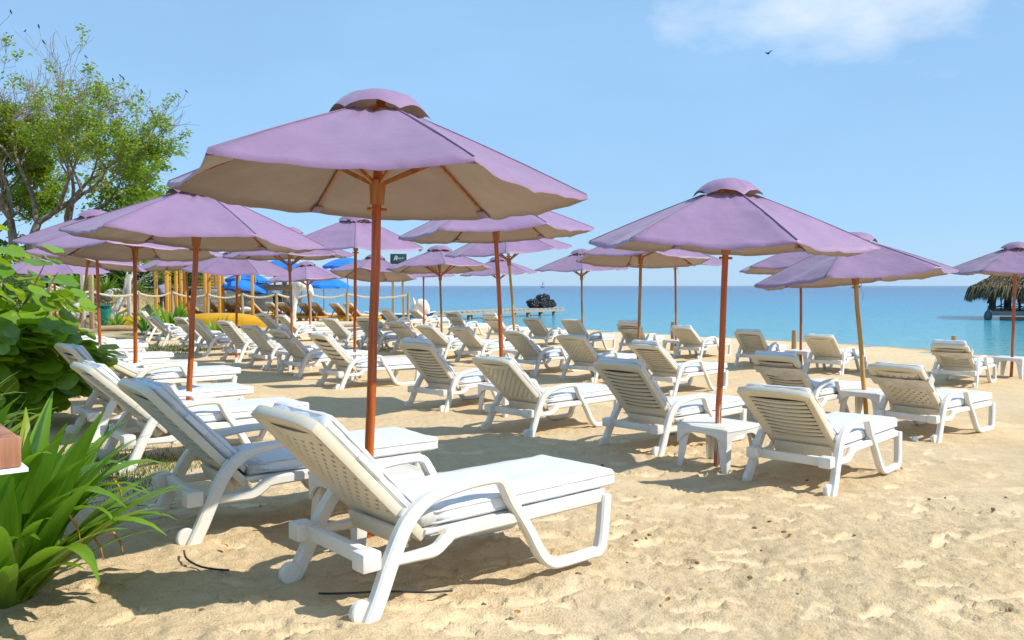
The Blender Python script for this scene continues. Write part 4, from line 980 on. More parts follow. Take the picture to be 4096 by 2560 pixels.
for i, (u0, v0, u1, v1, d, r, lab) in enumerate(((985, 1262, 1060, 1276, 38, .16, 'pale driftwood log between kayak and third-row loungers'), (1180, 1296, 1300, 1300, 37, .17, 'pale driftwood log lying at the foot of the driftwood arch'), (1310, 1304, 1530, 1296, 38.5, .13, 'long thin driftwood log below the wooden loungers'),
                                        (392, 1328, 545, 1330, 34, .13, 'weathered border log on the sand below the green bin'), (1505, 1290, 1552, 1262, 37.5, .16, 'short pale log left of the far shore-row loungers'))):
    p, q = at(u0, v0, d), at(u1, v1, d+.4); gz = max(zg(p.x, p.y), zg(q.x, q.y))+r*.8; p.z = q.z = gz; m = p.lerp(q, .5); m.z += .03
    dlog('driftwood_log', lab, 'log', [p, m, q], [r, r*.95, r*.8], 'log_wood' if i == 3 else 'pale_wood', 20+i, .15, group='logs on the sand')
# green bin
x, y = gp(418, 37); t = thing('wheelie_bin', 'green plastic wheelie bin with black liner beside the rope fence', 'bin', (x, y, zg(x, y)), R(10))
mb = MB(); mb.box((0, 0, .47), (.44, .46, .90), taper=1.0)
mb.v = [(a*(.84+.16*(c/.9)), b*(.84+.16*(c/.9)), c) for a, b, c in mb.v]; mb.build('body', 'bin_green', t, bevel=.02)
mb = MB(); mb.box((0, 0, .925), (.50, .52, .05)); mb.build('liner', 'black_bag', t, bevel=.01)
mb = MB(); mb.box((0, 0, .985), (.53, .56, .07)); mb.box((0, .30, .96), (.40, .06, .05)); mb.build('lid', 'bin_green', t, bevel=.02)
for s in (-1, 1): mb = MB(); mb.lathe([(.03, -.03), (.09, -.03), (.1, -.015), (.1, .015), (.09, .03), (.03, .03)], 14, (s*.2, .2, .10), 'Y'); mb.build('wheel', 'black_rubber', t)
# pergolas
def pergola(label, posts, d, ztop, roof=True):
    c = at(sum(p for p in posts)/len(posts), 1200, d); t = thing('pergola', label, 'pergola', (c.x, c.y, zg(c.x, c.y)), 0, 'wooden pergolas behind the rope fence'); tp = []
    for i, u in enumerate(posts):
        dd = d+(2.2 if i % 2 else 0); p = at(u, 1200, dd)-t.location; g = zg(p.x+t.location.x, p.y+t.location.y)-t.location.z
        mb = MB(); mb.box((p.x, p.y, (ztop+g)/2-.1), (.145, .145, ztop-g+.2)); mb.build('post', 'yellow_wood', t, bevel=.01); tp.append(Vector((p.x, p.y, ztop)))
    for a, b in ((0, 1), (1, 3), (3, 2), (2, 0)):
        mb = MB(); mb.beam(tp[a]+Vector((0, 0, .06)), tp[b]+Vector((0, 0, .06)), .09, .115); mb.build('beam', 'yellow_wood', t)
    if roof:
        mb = MB(); mb.grid(lambda i, j: tp[0].lerp(tp[2], i).lerp(tp[1].lerp(tp[3], i), j)+Vector((0, 0, .16-.22*math.sin(i*math.pi)*math.sin(j*math.pi))), 10, 8); mb.build('cloth_roof', 'white_cloth', t, smooth=60)
pergola('yellow wooden pergola with white cloth roof, left of the plank wall', [724, 741, 821, 836], 43.5, 3.0)
pergola('yellow wooden pergola before the plank wall under blue parasols', [878, 892, 1010, 957], 44, 2.9, False)
pergola('orange-brown wooden pergola at the foot of the bank, leftmost', [625, 679, 668, 705], 41, 3.0, False)
for i, (u, d, v, lean) in enumerate(((250, 34, 1093, 0), (364, 36, 1096, 0), (330, 37, 1098, .02), (515, 40, 1098, 0))):
    p = at(u, v, d); g = zg(p.x, p.y); h = p.z-g
    mb = MB(); mb.box((0, 0, h/2-.1), (.16, .14, h+.2)); tag(mb.build('timber_post', 'grey_wood' if i != 1 else 'log_wood', None, (p.x, p.y, g), bevel=.01), 'weathered square timber post on the left, %s' % ('nearest the bush', 'touching the rope near the green bin', 'behind the leaning orange pole', 'right of the whitewashed tree')[i], 'post', 'timber posts at the left')
# plank wall with terrace
wl = at(775, 1250, 48.5); wr = at(1092, 1250, 47.5); pw = thing('plank_wall', 'whitewashed grey plank retaining wall below the wooden terrace', 'wall', (wl.x, wl.y, zg(wl.x, wl.y-1)))
gz = -.42; zt = at(900, 1158, 48).z; n = 6; dv = Vector((wr.x-wl.x, wr.y-wl.y, 0)); hgt = (zt-gz)/n
for i in range(n):
    for k, (f0, f1) in enumerate(((0, .36+.07*(i % 2)), (.365+.07*(i % 2), .72-.05*(i % 3)), (.725-.05*(i % 3), 1))):
        a = dv*f0; b = dv*f1-dv*.004; mb = MB(); z = gz+hgt*(i+.5)-pw.location.z; mb.beam(Vector((a.x, a.y, z)), Vector((b.x, b.y, z)), .06+.012*((i+k) % 3), hgt*.965); mb.build('plank', 'wall_plank', pw, bevel=.006)
dk = thing('terrace', 'wooden terrace with log edge and wire railing above the plank wall', 'terrace', (wl.x, wl.y+.3, zt))
for i in range(9):
    mb = MB(); mb.beam((-3, .2+i*.3, .12), (dv.x+1.3, dv.y+.3+i*.3, .12), .28, .06); mb.build('plank', 'grey_wood', dk)
mb = MB(); mb.tube([(.9*dv.x-1.0, dv.y-.25, .10), (dv.x+1.5, dv.y-.2, .13)], .16, 10, True, .12, 2); mb.build('edge_log', 'log_wood', dk, smooth=60)
for i in range(5):
    f = i/4; mb = MB(); mb.box((dv.x*f, dv.y*f+.1, .65), (.09, .09, 1.1)); mb.build('railing_post', 'log_wood', dk, bevel=.008)
for z in (.45, .75, 1.05): mb = MB(); mb.tube([(0, .1, z), (dv.x+.9, dv.y+.1, z)], .012, 5); mb.build('railing_wire', 'grey_metal', dk)
mb = MB(); mb.tube([(dv.x+.6, dv.y, -2.2), (dv.x+.6, dv.y, 1.5)], .12, 10, True, .1); mb.build('corner_post', 'log_wood', dk, smooth=60)
cb = at(790, 1110, 54); t = thing('slatted_shed', 'small shed clad in yellow boards behind the terrace', 'shed', (cb.x, cb.y, zt))
for i in range(9): mb = MB(); mb.box((0, 0, .12+i*.2), (2.6, .06, .18)); mb.build('board', 'yellow_wood', t, bevel=.005)
mb = MB(); mb.box((0, .06, .9), (2.5, .05, 1.8)); mb.build('backing', 'dark_wood', t)
mb = MB(); mb.box((0, .7, 1.95), (3.2, 2.0, .12)); mb.build('roof', 'grey_wood', t, bevel=.01)
# stones of the bank
rn = random.Random(4); sm = []
for s in range(4):
    mb = MB(); bm = bmesh.new(); bmesh.ops.create_icosphere(bm, subdivisions=2, radius=1)
    mb.add([v.co*(1+.35*noise.noise(v.co*1.3+Vector((s*5, 0, 0)))) for v in bm.verts], [tuple(v.index for v in f.verts) for f in bm.faces]); bm.free(); sm.append(mb.mesh('stone', 'stone', smooth=50))
for i in range(70):
    u = rn.choice((rn.uniform(180, 330), rn.uniform(330, 560), rn.uniform(680, 780))); d = rn.uniform(40, 49)
    x, y = gp(u, d); s = rn.uniform(.12, .38)
    tag(ob('stone', sm[i % 4], None, (x, y, zg(x, y)+s*.2), (rn.uniform(0, 6), 0, rn.uniform(0, 6)), (s*1.3, s, s*.7)), 'pale grey stone among those strewn over the bank at the left', 'stone', 'stones on the bank')
# wooden loungers
def wl_meshes():
    o = {}
    mb = MB(); mb.box((.95, .33, .30), (1.95, .05, .12)); mb.box((.95, -.33, .30), (1.95, .05, .12)); mb.box((0, 0, .30), (.05, .66, .12)); mb.box((1.9, 0, .30), (.05, .66, .12)); o['frame'] = mb.mesh('frame', 'yellow_wood', bevel=.006)
    mb = MB(); mb.box((0, 0, .13), (.09, .09, .28)); o['leg'] = mb.mesh('leg', 'yellow_wood', bevel=.006)
    mb = MB(); mb.box((0, 0, 0), (.09, .60, .022)); o['slat'] = mb.mesh('slat', 'lounge_wood', bevel=.004)
    mb = MB(); mb.box((.4, .30, 0), (.84, .04, .05)); mb.box((.4, -.30, 0), (.84, .04, .05)); o['back'] = mb.mesh('back_frame', 'lounge_wood', bevel=.004)
    mb = MB(); mb.beam((.02, .22, .30), (.30, .22, .76), .03, .04); o['prop'] = mb.mesh('prop', 'lounge_wood')
    o['cs'] = rounded(1.25, .60, .085, .025, 31, 14, 8, .004, 'beige_cushion', name='seat_cushion'); o['cb'] = rounded(.80, .60, .085, .025, 32, 10, 8, .004, 'beige_cushion', name='back_cushion')
    o['hd'] = rounded(.20, .62, .12, .03, 33, 6, 8, .004, 'beige_cushion', name='headrest')
    mb = MB()
    for s in (-.05, .05): mb.tube([(.78, s, -.05), (.6, s*1.3, -.09), (.44, s, -.11)], .007, 4)
    o['tie'] = mb.mesh('tie_cord', 'rope'); return o
WL = wl_meshes()
def wlounger(u, d, rz, label):
    x, y = gp(u, d); t = thing('wooden_lounger', label, 'sun lounger', (x, y, zg(x, y)), R(rz), 'wooden loungers with beige cushions'); ob('frame', WL['frame'], t)
    for a in (.1, 1.8):
        for b in (-.29, .29): ob('leg', WL['leg'], t, (a, b, 0))
    for i in range(9): ob('slat', WL['slat'], t, (.70+i*.13, 0, .355))
    a = R(44); b = ob('back_frame', WL['back'], t); mt = Matrix(((-math.cos(a), 0, math.sin(a), .62), (0, -1, 0, 0), (math.sin(a), 0, math.cos(a), .38), (0, 0, 0, 1))); setm(b, mt)
    for i in range(7): ob('slat', WL['slat'], b, (.07+i*.115, 0, -.01))
    for s in (1, -1): ob('prop', WL['prop'], t, scale=(1, s, 1))
    c = ob('back_cushion', WL['cb'], t); setm(c, mt @ Matrix.Translation((.42, 0, .06))); h = ob('headrest', WL['hd'], t); setm(h, mt @ Matrix.Translation((.78, 0, .03)))
    ob('tie_cord', WL['tie'], b); ob('seat_cushion', WL['cs'], t, (1.28, 0, .42))
for u, d, rz, lab in ((1085, 43.5, 50, 'left of the driftwood arch, first of its pair'), (1135, 43, 50, 'left of the driftwood arch, second of its pair'), (1215, 43, 50, 'just behind the driftwood arch'), (1262, 42.6, 50, 'right of the driftwood arch, before the leaning pole'), (1345, 42, 50, 'left one of the pair by the sea'), (1400, 41.6, 50, 'right one of the pair by the sea'),
                  (1010, 45.5, 48, 'in front of the plank wall, rightmost'), (935, 46, 48, 'in front of the plank wall, centre right'), (905, 46.5, 48, 'in front of the plank wall, centre left'), (845, 46, 48, 'in front of the plank wall, left'), (760, 46, 48, 'leftmost, behind the large kayak')):
    wlounger(u-12, d, rz, 'wooden lounger with beige cushion '+lab)
x, y = gp(985, 44.6); mb = MB(); mb.tube([(-.3, 0, .62), (-.15, .05, .66), (.1, -.03, .67), (.3, 0, .62)], [.10, .13, .12, .08], 10, True, .25, 2); tag(mb.build('towel', 'white_paint', None, (x, y, zg(x, y)), smooth=60), 'crumpled white towel lying on a wooden lounger by the fence post', 'towel')
# blue parasols
def blue_meshes():
    mb = MB(); n = 8; nr = 6; na = 6; vs = []
    for k in range(n):
        a, b = 2*math.pi*k/n, 2*math.pi*(k+1)/n
        for j in range(na):
            f = j/na; hump = 4*f*(1-f); P = Vector((math.cos(a), math.sin(a), 0)).lerp(Vector((math.cos(b), math.sin(b), 0)), f)
            for i in range(nr+1): t = i/nr; vs.append((P.x*1.3*t, P.y*1.3*t, .46*(1-t)+.10*math.sin(math.pi*t)-.03*hump*t))
            p = vs[-1]; vs.append((p[0]*1.01, p[1]*1.01, p[2]-.10-.05*hump))
    m = n*na; w = nr+2; mb.add(vs, [((c*w)+i, c*w+i+1, ((c+1) % m)*w+i+1, ((c+1) % m)*w+i) for c in range(m) for i in range(nr+1)])
    c = mb.mesh('canopy', 'blue_cloth', smooth=50); mb = MB(); mb.v = [(a*.985, b*.985, z-.012) for a, b, z in vs]; mb.f = [((c_*w)+i, c_*w+i+1, ((c_+1) % m)*w+i+1, ((c_+1) % m)*w+i) for c_ in range(m) for i in range(nr)]
    return c, mb.mesh('lining', 'white_cloth', smooth=50)
BC, BL = blue_meshes()
for i, (u, v, d, lean, lab) in enumerate(((1295, 1148, 43, 0, 'over the pair of wooden loungers by the sea'), (1386, 1072, 45, .02, 'high one behind the tan underside left of the sign'), (1128, 1078, 47, 0, 'half hidden above the bare twiggy tree'), (958, 1160, 46, .16, 'low one in front of the plank wall'), (985, 1128, 49, .10, 'behind the low one above the plank wall'))):
    p = at(u, v, d); g = max(zg(p.x, p.y), -.45); h = p.z-g; t = thing('blue_parasol', 'blue beach parasol with white lining '+lab, 'parasol', (p.x, p.y, g), 0, 'blue parasols'); t.rotation_euler = (0, lean, .3*i)
    mb = MB(); mb.tube([(0, 0, -.1), (0, 0, h+.52)], .022, 8); mb.build('pole', 'grey_metal', t); c = ob('canopy', BC, t, (0, 0, h+.1)); ob('lining', BL, c)
# sign
p = at(1594, 1036, 44); g = -.45; t = thing('sign', 'dark teal sign board lettered in white script on two timber posts', 'sign', (p.x, p.y, g)); hz = p.z-g
w, hh = .84, .52
mb = MB(); mb.box((0, 0, hz), (w, .05, hh)); mb.build('board', 'sign_board', t, bevel=.006)
for dx, b in ((-.30, -.45), (.17, .12)): mb = MB(); mb.beam((dx+b*.18+.06, .06, -.3), (dx, .06, hz+.2), .08, .12); mb.build('post', 'log_wood', t)
mb = MB()
for a, b in (((-w/2-.012, 0, hz), (.024, .065, hh+.03)), ((w/2+.012, 0, hz), (.024, .065, hh+.03)), ((0, 0, hz+hh/2+.012), (w, .065, .024)), ((0, 0, hz-hh/2-.012), (w, .065, .024))): mb.box(a, b)
mb.build('frame', 'pale_wood', t)
def text(s, size, loc, parent, m, shear=0, thick=.004):
    cu = bpy.data.curves.new('lettering', 'FONT'); cu.body = s; cu.size = size; cu.align_x = 'CENTER'; cu.align_y = 'CENTER'; cu.extrude = .004; cu.shear = shear; cu.offset = -.002; cu.space_character = .92
    o = bpy.data.objects.new('tmp', cu); COL.objects.link(o); dg = bpy.context.evaluated_depsgraph_get(); me = bpy.data.meshes.new_from_object(o.evaluated_get(dg)); bpy.data.objects.remove(o)
    me.materials.clear(); me.materials.append(M[m]); return ob('lettering', me, parent, loc, (R(90), 0, 0))
text('R', .36, (-.17, -.031, hz+.03), t, 'white_paint', .35); text('osario', .17, (.09, -.031, hz+.05), t, 'white_paint', .35); text('DE M', .07, (.12, -.031, hz-.07), t, 'white_paint')
# jetty and rubbish bags
jz = .02
J0, J1 = at(1690, 1252, 46.5), at(2222, 1228, 57); J0.z = J1.z = jz; jd = (J1-J0); jl = jd.length; jn = jd.normalized(); js = Vector((-jn.y, jn.x, 0))
t = thing('jetty', 'low weathered wooden jetty on stub piles running out into the sea', 'jetty', (J0.x, J0.y, WATER)); o0 = t.location
n = int(jl/.24); pl = MB().box((0, 0, 0), (.215, 1.5, .05)).mesh('plank', 'jetty_wood', bevel=.005)
for i in range(n):
    p = J0+jn*(i*.24+.12)-o0; ob('plank', pl, t, p, (0, 0, math.atan2(jn.y, jn.x)+.01*math.sin(i*7)), (1, 1+.04*math.sin(i*3.3), 1))
for s in (-.7, .7):
    mb = MB(); mb.beam(J0+js*s-o0+Vector((0, 0, -.11)), J1+js*s-o0+Vector((0, 0, -.11)), .09, .20); mb.build('side_beam', 'jetty_wood', t)
rn = random.Random(3)
for i in range(9):
    for s in (-.55, .55):
        p = J0+jn*(jl*(i+.3)/9)+js*s-o0; k = Vector((rn.uniform(-.25, .25), rn.uniform(-.1, .1), 0)) if i % 3 == 1 else Vector((0, 0, 0))
        mb = MB(); mb.tube([p+k+Vector((0, 0, -1.2)), p+Vector((0, 0, -.05))], .12, 10, True, .1, i); mb.build('pile', 'pole_yellow' if False else 'log_wood', t, smooth=60)
def bag(label, p, r, seed):
    mb = MB(); bm = bmesh.new(); bmesh.ops.create_icosphere(bm, subdivisions=4, radius=1)
    vs = []
    for v in bm.verts:
        c = v.co.copy(); q = 1+.28*noise.noise(c*1.5+Vector((seed*3.1, 0, 0)))+.16*abs(noise.noise(c*4+Vector((0, seed, 0)))); z = c.z
        if z > .75: q *= 1-.5*(z-.75)/.25
        vs.append((c.x*q*r*1.18, c.y*q*r*1.1, max(c.z*q*r*.92+(.12*r if z > .93 else 0), -.78*r)))
    t = thing('rubbish_bag', label, 'rubbish bag', (p.x, p.y, p.z+.78*r), seed, 'black rubbish bags on the jetty'); mb.add(vs, [tuple(v.index for v in f.verts) for f in bm.faces]); bm.free(); mb.build('bag', 'black_bag', t, smooth=60)
    k = MB(); k.tube([(.3*r, 0, r*.55), (.42*r, .02, r*.78), (.50*r, .04, r*.82), (.62*r, 0, r*.72)], [.05, .03, .05, .02], 7, True, .3, seed); k.build('knot', 'black_bag', t, smooth=60)
for i, (u, f, s, r, zz, lab) in enumerate(((0, .815, .1, .38, 0, 'leftmost'), (0, .835, -.35, .27, 0, 'small, front left'), (0, .878, -.30, .29, 0, 'front centre'), (0, .94, -.05, .36, 0, 'rightmost'), (0, .897, .12, .37, .34, 'topmost'))):
    p = J0+jn*(jl*f)+js*s; p.z = jz+.025+zz; bag('shiny black rubbish bag on the jetty, '+lab+' of the heap', p, r, i+1)
# beached blue boat, sailing boat, island
p = at(1600, 1238, 45.5); t = thing('rowing_boat', 'narrow blue and white boat floating behind the last rope post', 'boat', (p.x, p.y, WATER), R(4)); mb = MB()
mb.grid(lambda i, j: ((i*2-1)*1.9, -.5*(1-abs(i*2-1)**2.5)*math.cos(math.pi*j), .42-.55*math.sin(math.pi*j)*(1-abs(i*2-1)**3)+.12*abs(i*2-1)**3), 16, 10); mb.build('hull', 'boat_blue', t, smooth=50)
mb = MB()
for s in (0, 1): mb.tube([((k/8-1)*1.9, (-.5 if s == 0 else .5)*(1-abs(k/8-1)**2.5), .43+.12*abs(k/8-1)**3) for k in range(17)], .03, 6)
mb.build('gunwale', 'white_paint', t); mb = MB(); mb.box((0, 0, .3), (.25, .9, .03)); mb.build('thwart', 'grey_wood', t)
p = at(2171, 1143, 900); t = thing('sailing_boat', 'tiny white sailing boat with a red hull on the horizon', 'boat', (p.x, p.y, WATER), 0)
mb = MB(); mb.grid(lambda i, j: ((i*2-1)*2.9, -.9*(1-abs(i*2-1)**2.2)*math.cos(math.pi*j), 1.1-1.5*math.sin(math.pi*j)*(1-abs(i*2-1)**3)+.3*i), 14, 8); mb.build('hull', 'hull_red', t, smooth=50)
mb = MB(); mb.box((-.6, 0, 1.35), (2.4, 1.1, .6)); mb.build('cabin', 'white_paint', t, bevel=.05); mb = MB(); mb.tube([(.5, 0, .8), (.5, 0, 7.2)], .09, 6); mb.build('mast', 'white_paint', t)
mb = MB(); mb.add([(.42, .02, 1.9), (-1.3, .35, 1.9), (-.4, .22, 4.3), (.42, .02, 7.0)], [(0, 1, 2, 3)]); mb.build('mainsail', 'white_cloth', t, smooth=0)
mb = MB(); mb.add([(.6, 0, 6.6), (2.7, 0, 1.4), (.75, -.25, 1.8)], [(0, 1, 2)]); mb.build('jib', 'white_cloth', t, smooth=0)
p = at(3395, 1143, 6000); mb = MB(); mb.grid(lambda i, j: ((i-.5)*230, j*60, 13*max(0, math.sin(math.pi*i))**.7*(1+.3*noise.noise((i*9, 0, 0)))*math.sin(math.pi*min(1, j+.02))), 40, 6); tag(mb.build('island', 'island_green', None, (p.x, p.y, WATER-.4), smooth=60), kind='structure')
# thatched hut on the water
HZ = at(4000, 1243, 50).z
HX0, HY = at(3968, 1240, 49).x, 49.0
t = thing('thatched_hut', 'thatched hut with railing standing in the sea at the right edge', 'hut', (HX0, HY, WATER), R(-27)); dz = HZ-WATER
for i in range(22): mb = MB(); mb.box((.14+i*.29, 2.2, dz), (.275, 4.6, .06)); mb.build('deck_plank', 'grey_wood', t)
mb = MB(); mb.box((3.2, -.13, dz-.12), (6.5, .07, .24)); mb.build('deck_beam', 'grey_wood', t, bevel=.01); mb = MB(); mb.box((3.4, .05, dz-.40), (6.0, .30, .20)); mb.build('float_beam', 'log_wood', t, bevel=.02)
for i in range(5): mb = MB(); mb.box((.6+i*1.4, .3, dz-.75), (.55, .5, .5)); mb.build('pier_block', 'log_wood', t, bevel=.03)
def rail(p, q, nb, nm='railing'):
    a, b = Vector(p), Vector(q)
    mb = MB(); mb.beam(a+Vector((0, 0, 1.0)), b+Vector((0, 0, 1.0)), .08, .06); r = mb.build('railing', 'dark_wood', t)
    mb = MB(); mb.beam(a+Vector((0, 0, .18)), b+Vector((0, 0, .18)), .05, .06); mb.build('lower_rail', 'dark_wood', r)
    for i in range(nb+1): c = a.lerp(b, i/nb); mb = MB(); mb.box(c+Vector((0, 0, .5)), (.07, .07, 1.0)); mb.build('baluster', 'dark_wood', r)
    return r
rail((.05, 0, dz), (.05, 4.4, dz), 14); rr = rail((.05, 4.4, dz), (6.4, 4.4, dz), 20); fr = rail((.1, -.05, dz), (6.4, -.05, dz), 4)
for i in range(4):
    x0 = .1+i*1.575
    for a, b in ((.2, .97), (.97, .2)): mb = MB(); mb.beam((x0, -.05, dz+a), (x0+1.575, -.05, dz+b), .03, .05); mb.build('brace', 'dark_wood', fr)
for x0, y0 in ((.9, .5), (3.5, .5), (6.2, .5), (.9, 4), (3.5, 4), (6.2, 4)): mb = MB(); mb.tube([(x0, y0, dz), (x0, y0, dz+2.2)], .10, 10); mb.build('post', 'dark_wood', t)
for x0 in (2.2, 4.4): mb = MB(); mb.box((x0, 2.6, dz+.45), (1.5, .7, .08)); mb.box((x0, 3.0, dz+.75), (1.5, .08, .5)); mb.box((x0-.65, 2.6, dz+.2), (.1, .6, .4)); mb.box((x0+.65, 2.6, dz+.2), (.1, .6, .4)); mb.build('bench', 'dark_wood', t)
rn = random.Random(8); th = MB(); thd = MB()
RC = Vector((3.3, 2.2, 0)); AX, AY = 4.55, 3.7; zt_, ze = dz+3.5, dz+1.05
th.grid(lambda i, j: (RC.x+AX*.92*(1-.93*i)*max(-1, min(1, 1.25*math.cos(6.2832*j))), RC.y+AY*.92*(1-.93*i)*max(-1, min(1, 1.25*math.sin(6.2832*j))), ze+.25+(zt_-ze)*i), 6, 40)
th.build('roof', 'thatch_dark', t, smooth=60); th = MB()
for k in range(9000):
    j = rn.random(); i = rn.random()**1.6*.75 if k > 3500 else rn.random()*.06
    cx, cy = max(-1, min(1, 1.25*math.cos(6.2832*j))), max(-1, min(1, 1.25*math.sin(6.2832*j))); f = 1-.93*i
    p = Vector((RC.x+AX*.95*f*cx+rn.gauss(0, .05), RC.y+AY*.95*f*cy+rn.gauss(0, .05), ze+.30+(zt_-ze)*i+rn.gauss(0, .04))); out = Vector((cx*.75, cy*.75, 0))
    L = rn.uniform(.45, .95); corner = abs(cx) > .93 and abs(cy) > .93
    d = (out*.75+Vector((rn.gauss(0, .2), rn.gauss(0, .2), -.75 if i > .08 else -1.5-(.6 if corner else 0)))).normalized(); s = d.cross(Vector((rn.gauss(0, 1), rn.gauss(0, 1), rn.gauss(0, 1)))).normalized()*rn.uniform(.015, .035)
    q = p+d*L*.6; e = p+(d+Vector((0, 0, -.35))).normalized()*L
    (th if rn.random() < .65 else thd).add([p-s, p+s, q+s*.8, e, q-s*.8], [(0, 1, 2, 3, 4)])
tag(th.build('thatch', 'thatch', t, smooth=0, fix=False), kind='stuff'); tag(thd.build('dark_thatch', 'thatch_dark', t, smooth=0, fix=False), kind='stuff')
p = at(3952, 1262, 48.4); t2 = thing('net_float', 'round net-wrapped float hanging at the corner of the thatched hut', 'float', (p.x, p.y, WATER)); mb = MB(); mb.lathe([(.02, .80), (.06, .55), (.17, .42), (.22, .22), (.19, .03), (.10, -.1)], 16); mb.build('ball', 'net', t2, smooth=60)
mb = MB(); mb.tube([(.02, .1, .95), (.2, .25, 1.3), (.38, .35, 1.55)], .05, 6); mb.build('line', 'black_rubber', t2)
# short posts along the shore
for i, (u, v0, v1, lab) in enumerate(((2692, 1288, 1400, 'left of the holed lounger by a brown pole'), (3177, 1321, 1414, 'beside the table with the red pole'), (3815, 1343, 1424, 'behind the farthest right lounger'))):
    d = 1.87*FPX/(v1-1142.6); p = at(u, v0, d); g = zg(p.x, p.y); tag(post_mesh(p.z-g, .068, 40+i).build('shore_post', 'log_wood', None, (p.x, p.y, g)), 'short round timber post on the shore '+lab, 'post', 'short posts on the shore')
# person with hat
p = next(q for q in (at(652, 1150, 46+.05*k) for k in range(120)) if zg(q.x, q.y) > .06); g = zg(p.x, p.y)
t = thing('person', 'person in pale lavender shirt and dark brimmed hat seen from behind', 'person', (p.x, p.y, g), R(8))
def skin(name, nodes, edges, m, parent, sub=2):
    me = bpy.data.meshes.new(name); me.from_pydata([n[:3] for n in nodes], edges, []); o = ob(name, me, parent); o.modifiers.new('s', 'SKIN'); 
    for i, v in enumerate(me.skin_vertices[0].data): v.radius = nodes[i][3]; v.use_root = i == 0
    md = o.modifiers.new('b', 'SUBSURF'); md.levels = sub; md.render_levels = sub; dg = bpy.context.evaluated_depsgraph_get(); m2 = bpy.data.meshes.new_from_object(o.evaluated_get(dg)); o.modifiers.clear(); o.data = m2
    m2.polygons.foreach_set('use_smooth', [True]*len(m2.polygons)); m2.materials.clear(); m2.materials.append(M[m]); return o
body = [(0, 0, .95, (.15, .11)), (0, 0, 1.15, (.14, .10)), (0, 0, 1.38, (.18, .11)), (0, 0, 1.48, (.07, .06)), (0, .02, 1.56, (.06, .065)), (0, .03, 1.66, (.085, .10)), (0, .02, 1.74, (.06, .07)),
        (.20, 0, 1.40, (.06, .06)), (.27, .02, 1.12, (.045, .045)), (.26, .16, .92, (.034, .034)), (.25, .24, .88, (.04, .025)), (-.20, 0, 1.40, (.06, .06)), (-.28, .02, 1.12, (.045, .045)), (-.27, .15, .90, (.034, .034)), (-.26, .23, .86, (.04, .025)),
        (.10, 0, .86, (.085, .09)), (.11, .02, .48, (.06, .06)), (.11, 0, .08, (.045, .045)), (.12, .14, .04, (.045, .035)), (-.10, 0, .86, (.085, .09)), (-.11, .02, .48, (.06, .06)), (-.11, 0, .08, (.045, .045)), (-.12, .14, .04, (.045, .035))]
ed = [(0, 1), (1, 2), (2, 3), (3, 4), (4, 5), (5, 6), (2, 7), (7, 8), (8, 9), (9, 10), (2, 11), (11, 12), (12, 13), (13, 14), (0, 15), (15, 16), (16, 17), (17, 18), (0, 19), (19, 20), (20, 21), (21, 22)]
skin('body', body, ed, 'skin', t)
skin('shirt', [(0, 0, .92, (.19, .15)), (0, 0, 1.15, (.175, .135)), (0, 0, 1.36, (.205, .135)), (0, 0, 1.46, (.10, .09)), (.21, 0, 1.40, (.085, .085)), (.28, .02, 1.20, (.085, .085)), (-.21, 0, 1.40, (.085, .085)), (-.29, .02, 1.20, (.085, .085))], [(0, 1), (1, 2), (2, 3), (2, 4), (4, 5), (2, 6), (6, 7)], 'shirt', t)
skin('trousers', [(0, 0, .95, (.165, .13)), (.10, 0, .84, (.105, .11)), (.11, .02, .48, (.085, .085)), (.11, 0, .12, (.075, .075)), (-.10, 0, .84, (.105, .11)), (-.11, .02, .48, (.085, .085)), (-.11, 0, .12, (.075, .075))], [(0, 1), (1, 2), (2, 3), (0, 4), (4, 5), (5, 6)], 'trousers', t)
mb = MB(); mb.lathe([(.02, 1.84), (.09, 1.83), (.115, 1.78), (.118, 1.71), (.20, 1.685), (.205, 1.675), (.10, 1.69)], 20, (0, .03, 0)); mb.build('hat', 'hat_cloth', t, smooth=50)
# wooden planter corner
t = thing('wooden_planter', 'reddish wooden planter box corner jutting in at the left edge', 'planter', (at(80, 1800, 2.62).x, 2.62, zg(-1.6, 2.62)), R(40))
px = 0; z0, z1 = at(80, 1862, 2.62).z-t.location.z, at(80, 1742, 2.62).z-t.location.z
for a, b in (((px-.75, 0, (z0+z1)/2), (1.5, .045, z1-z0)), ((px-.75, .62, (z0+z1)/2), (1.5, .045, z1-z0)), ((px-.022, .31, (z0+z1)/2-.002), (.045, .572, z1-z0-.003)), ((px-1.47, .31, (z0+z1)/2-.002), (.045, .572, z1-z0-.003))):
    mb = MB(); mb.box(a, b); mb.build('board', 'planter_wood', t, bevel=.004)
mb = MB(); mb.box((px-.75, .31, z0-.008), (1.53, .70, .012)); mb.build('base_plate', 'white_paint', t)
for a, b in ((-.30, .05), (-.30, .57), (-1.42, .05), (-1.42, .57)): mb = MB(); mb.box((px+a, b, (z0-.014)/2-.05), (.10, .10, z0-.014+.1)); mb.build('leg', 'planter_wood', t, bevel=.006)
mb = MB(); mb.box((px-.80, .31, z0-.11), (1.45, .55, .19)); mb.build('lower_box', 'planter_wood', t, bevel=.006)
mb = MB(); mb.box((px-.75, .31, z1-.09), (1.39, .56, .02)); mb.build('soil', 'dark_wood', t)
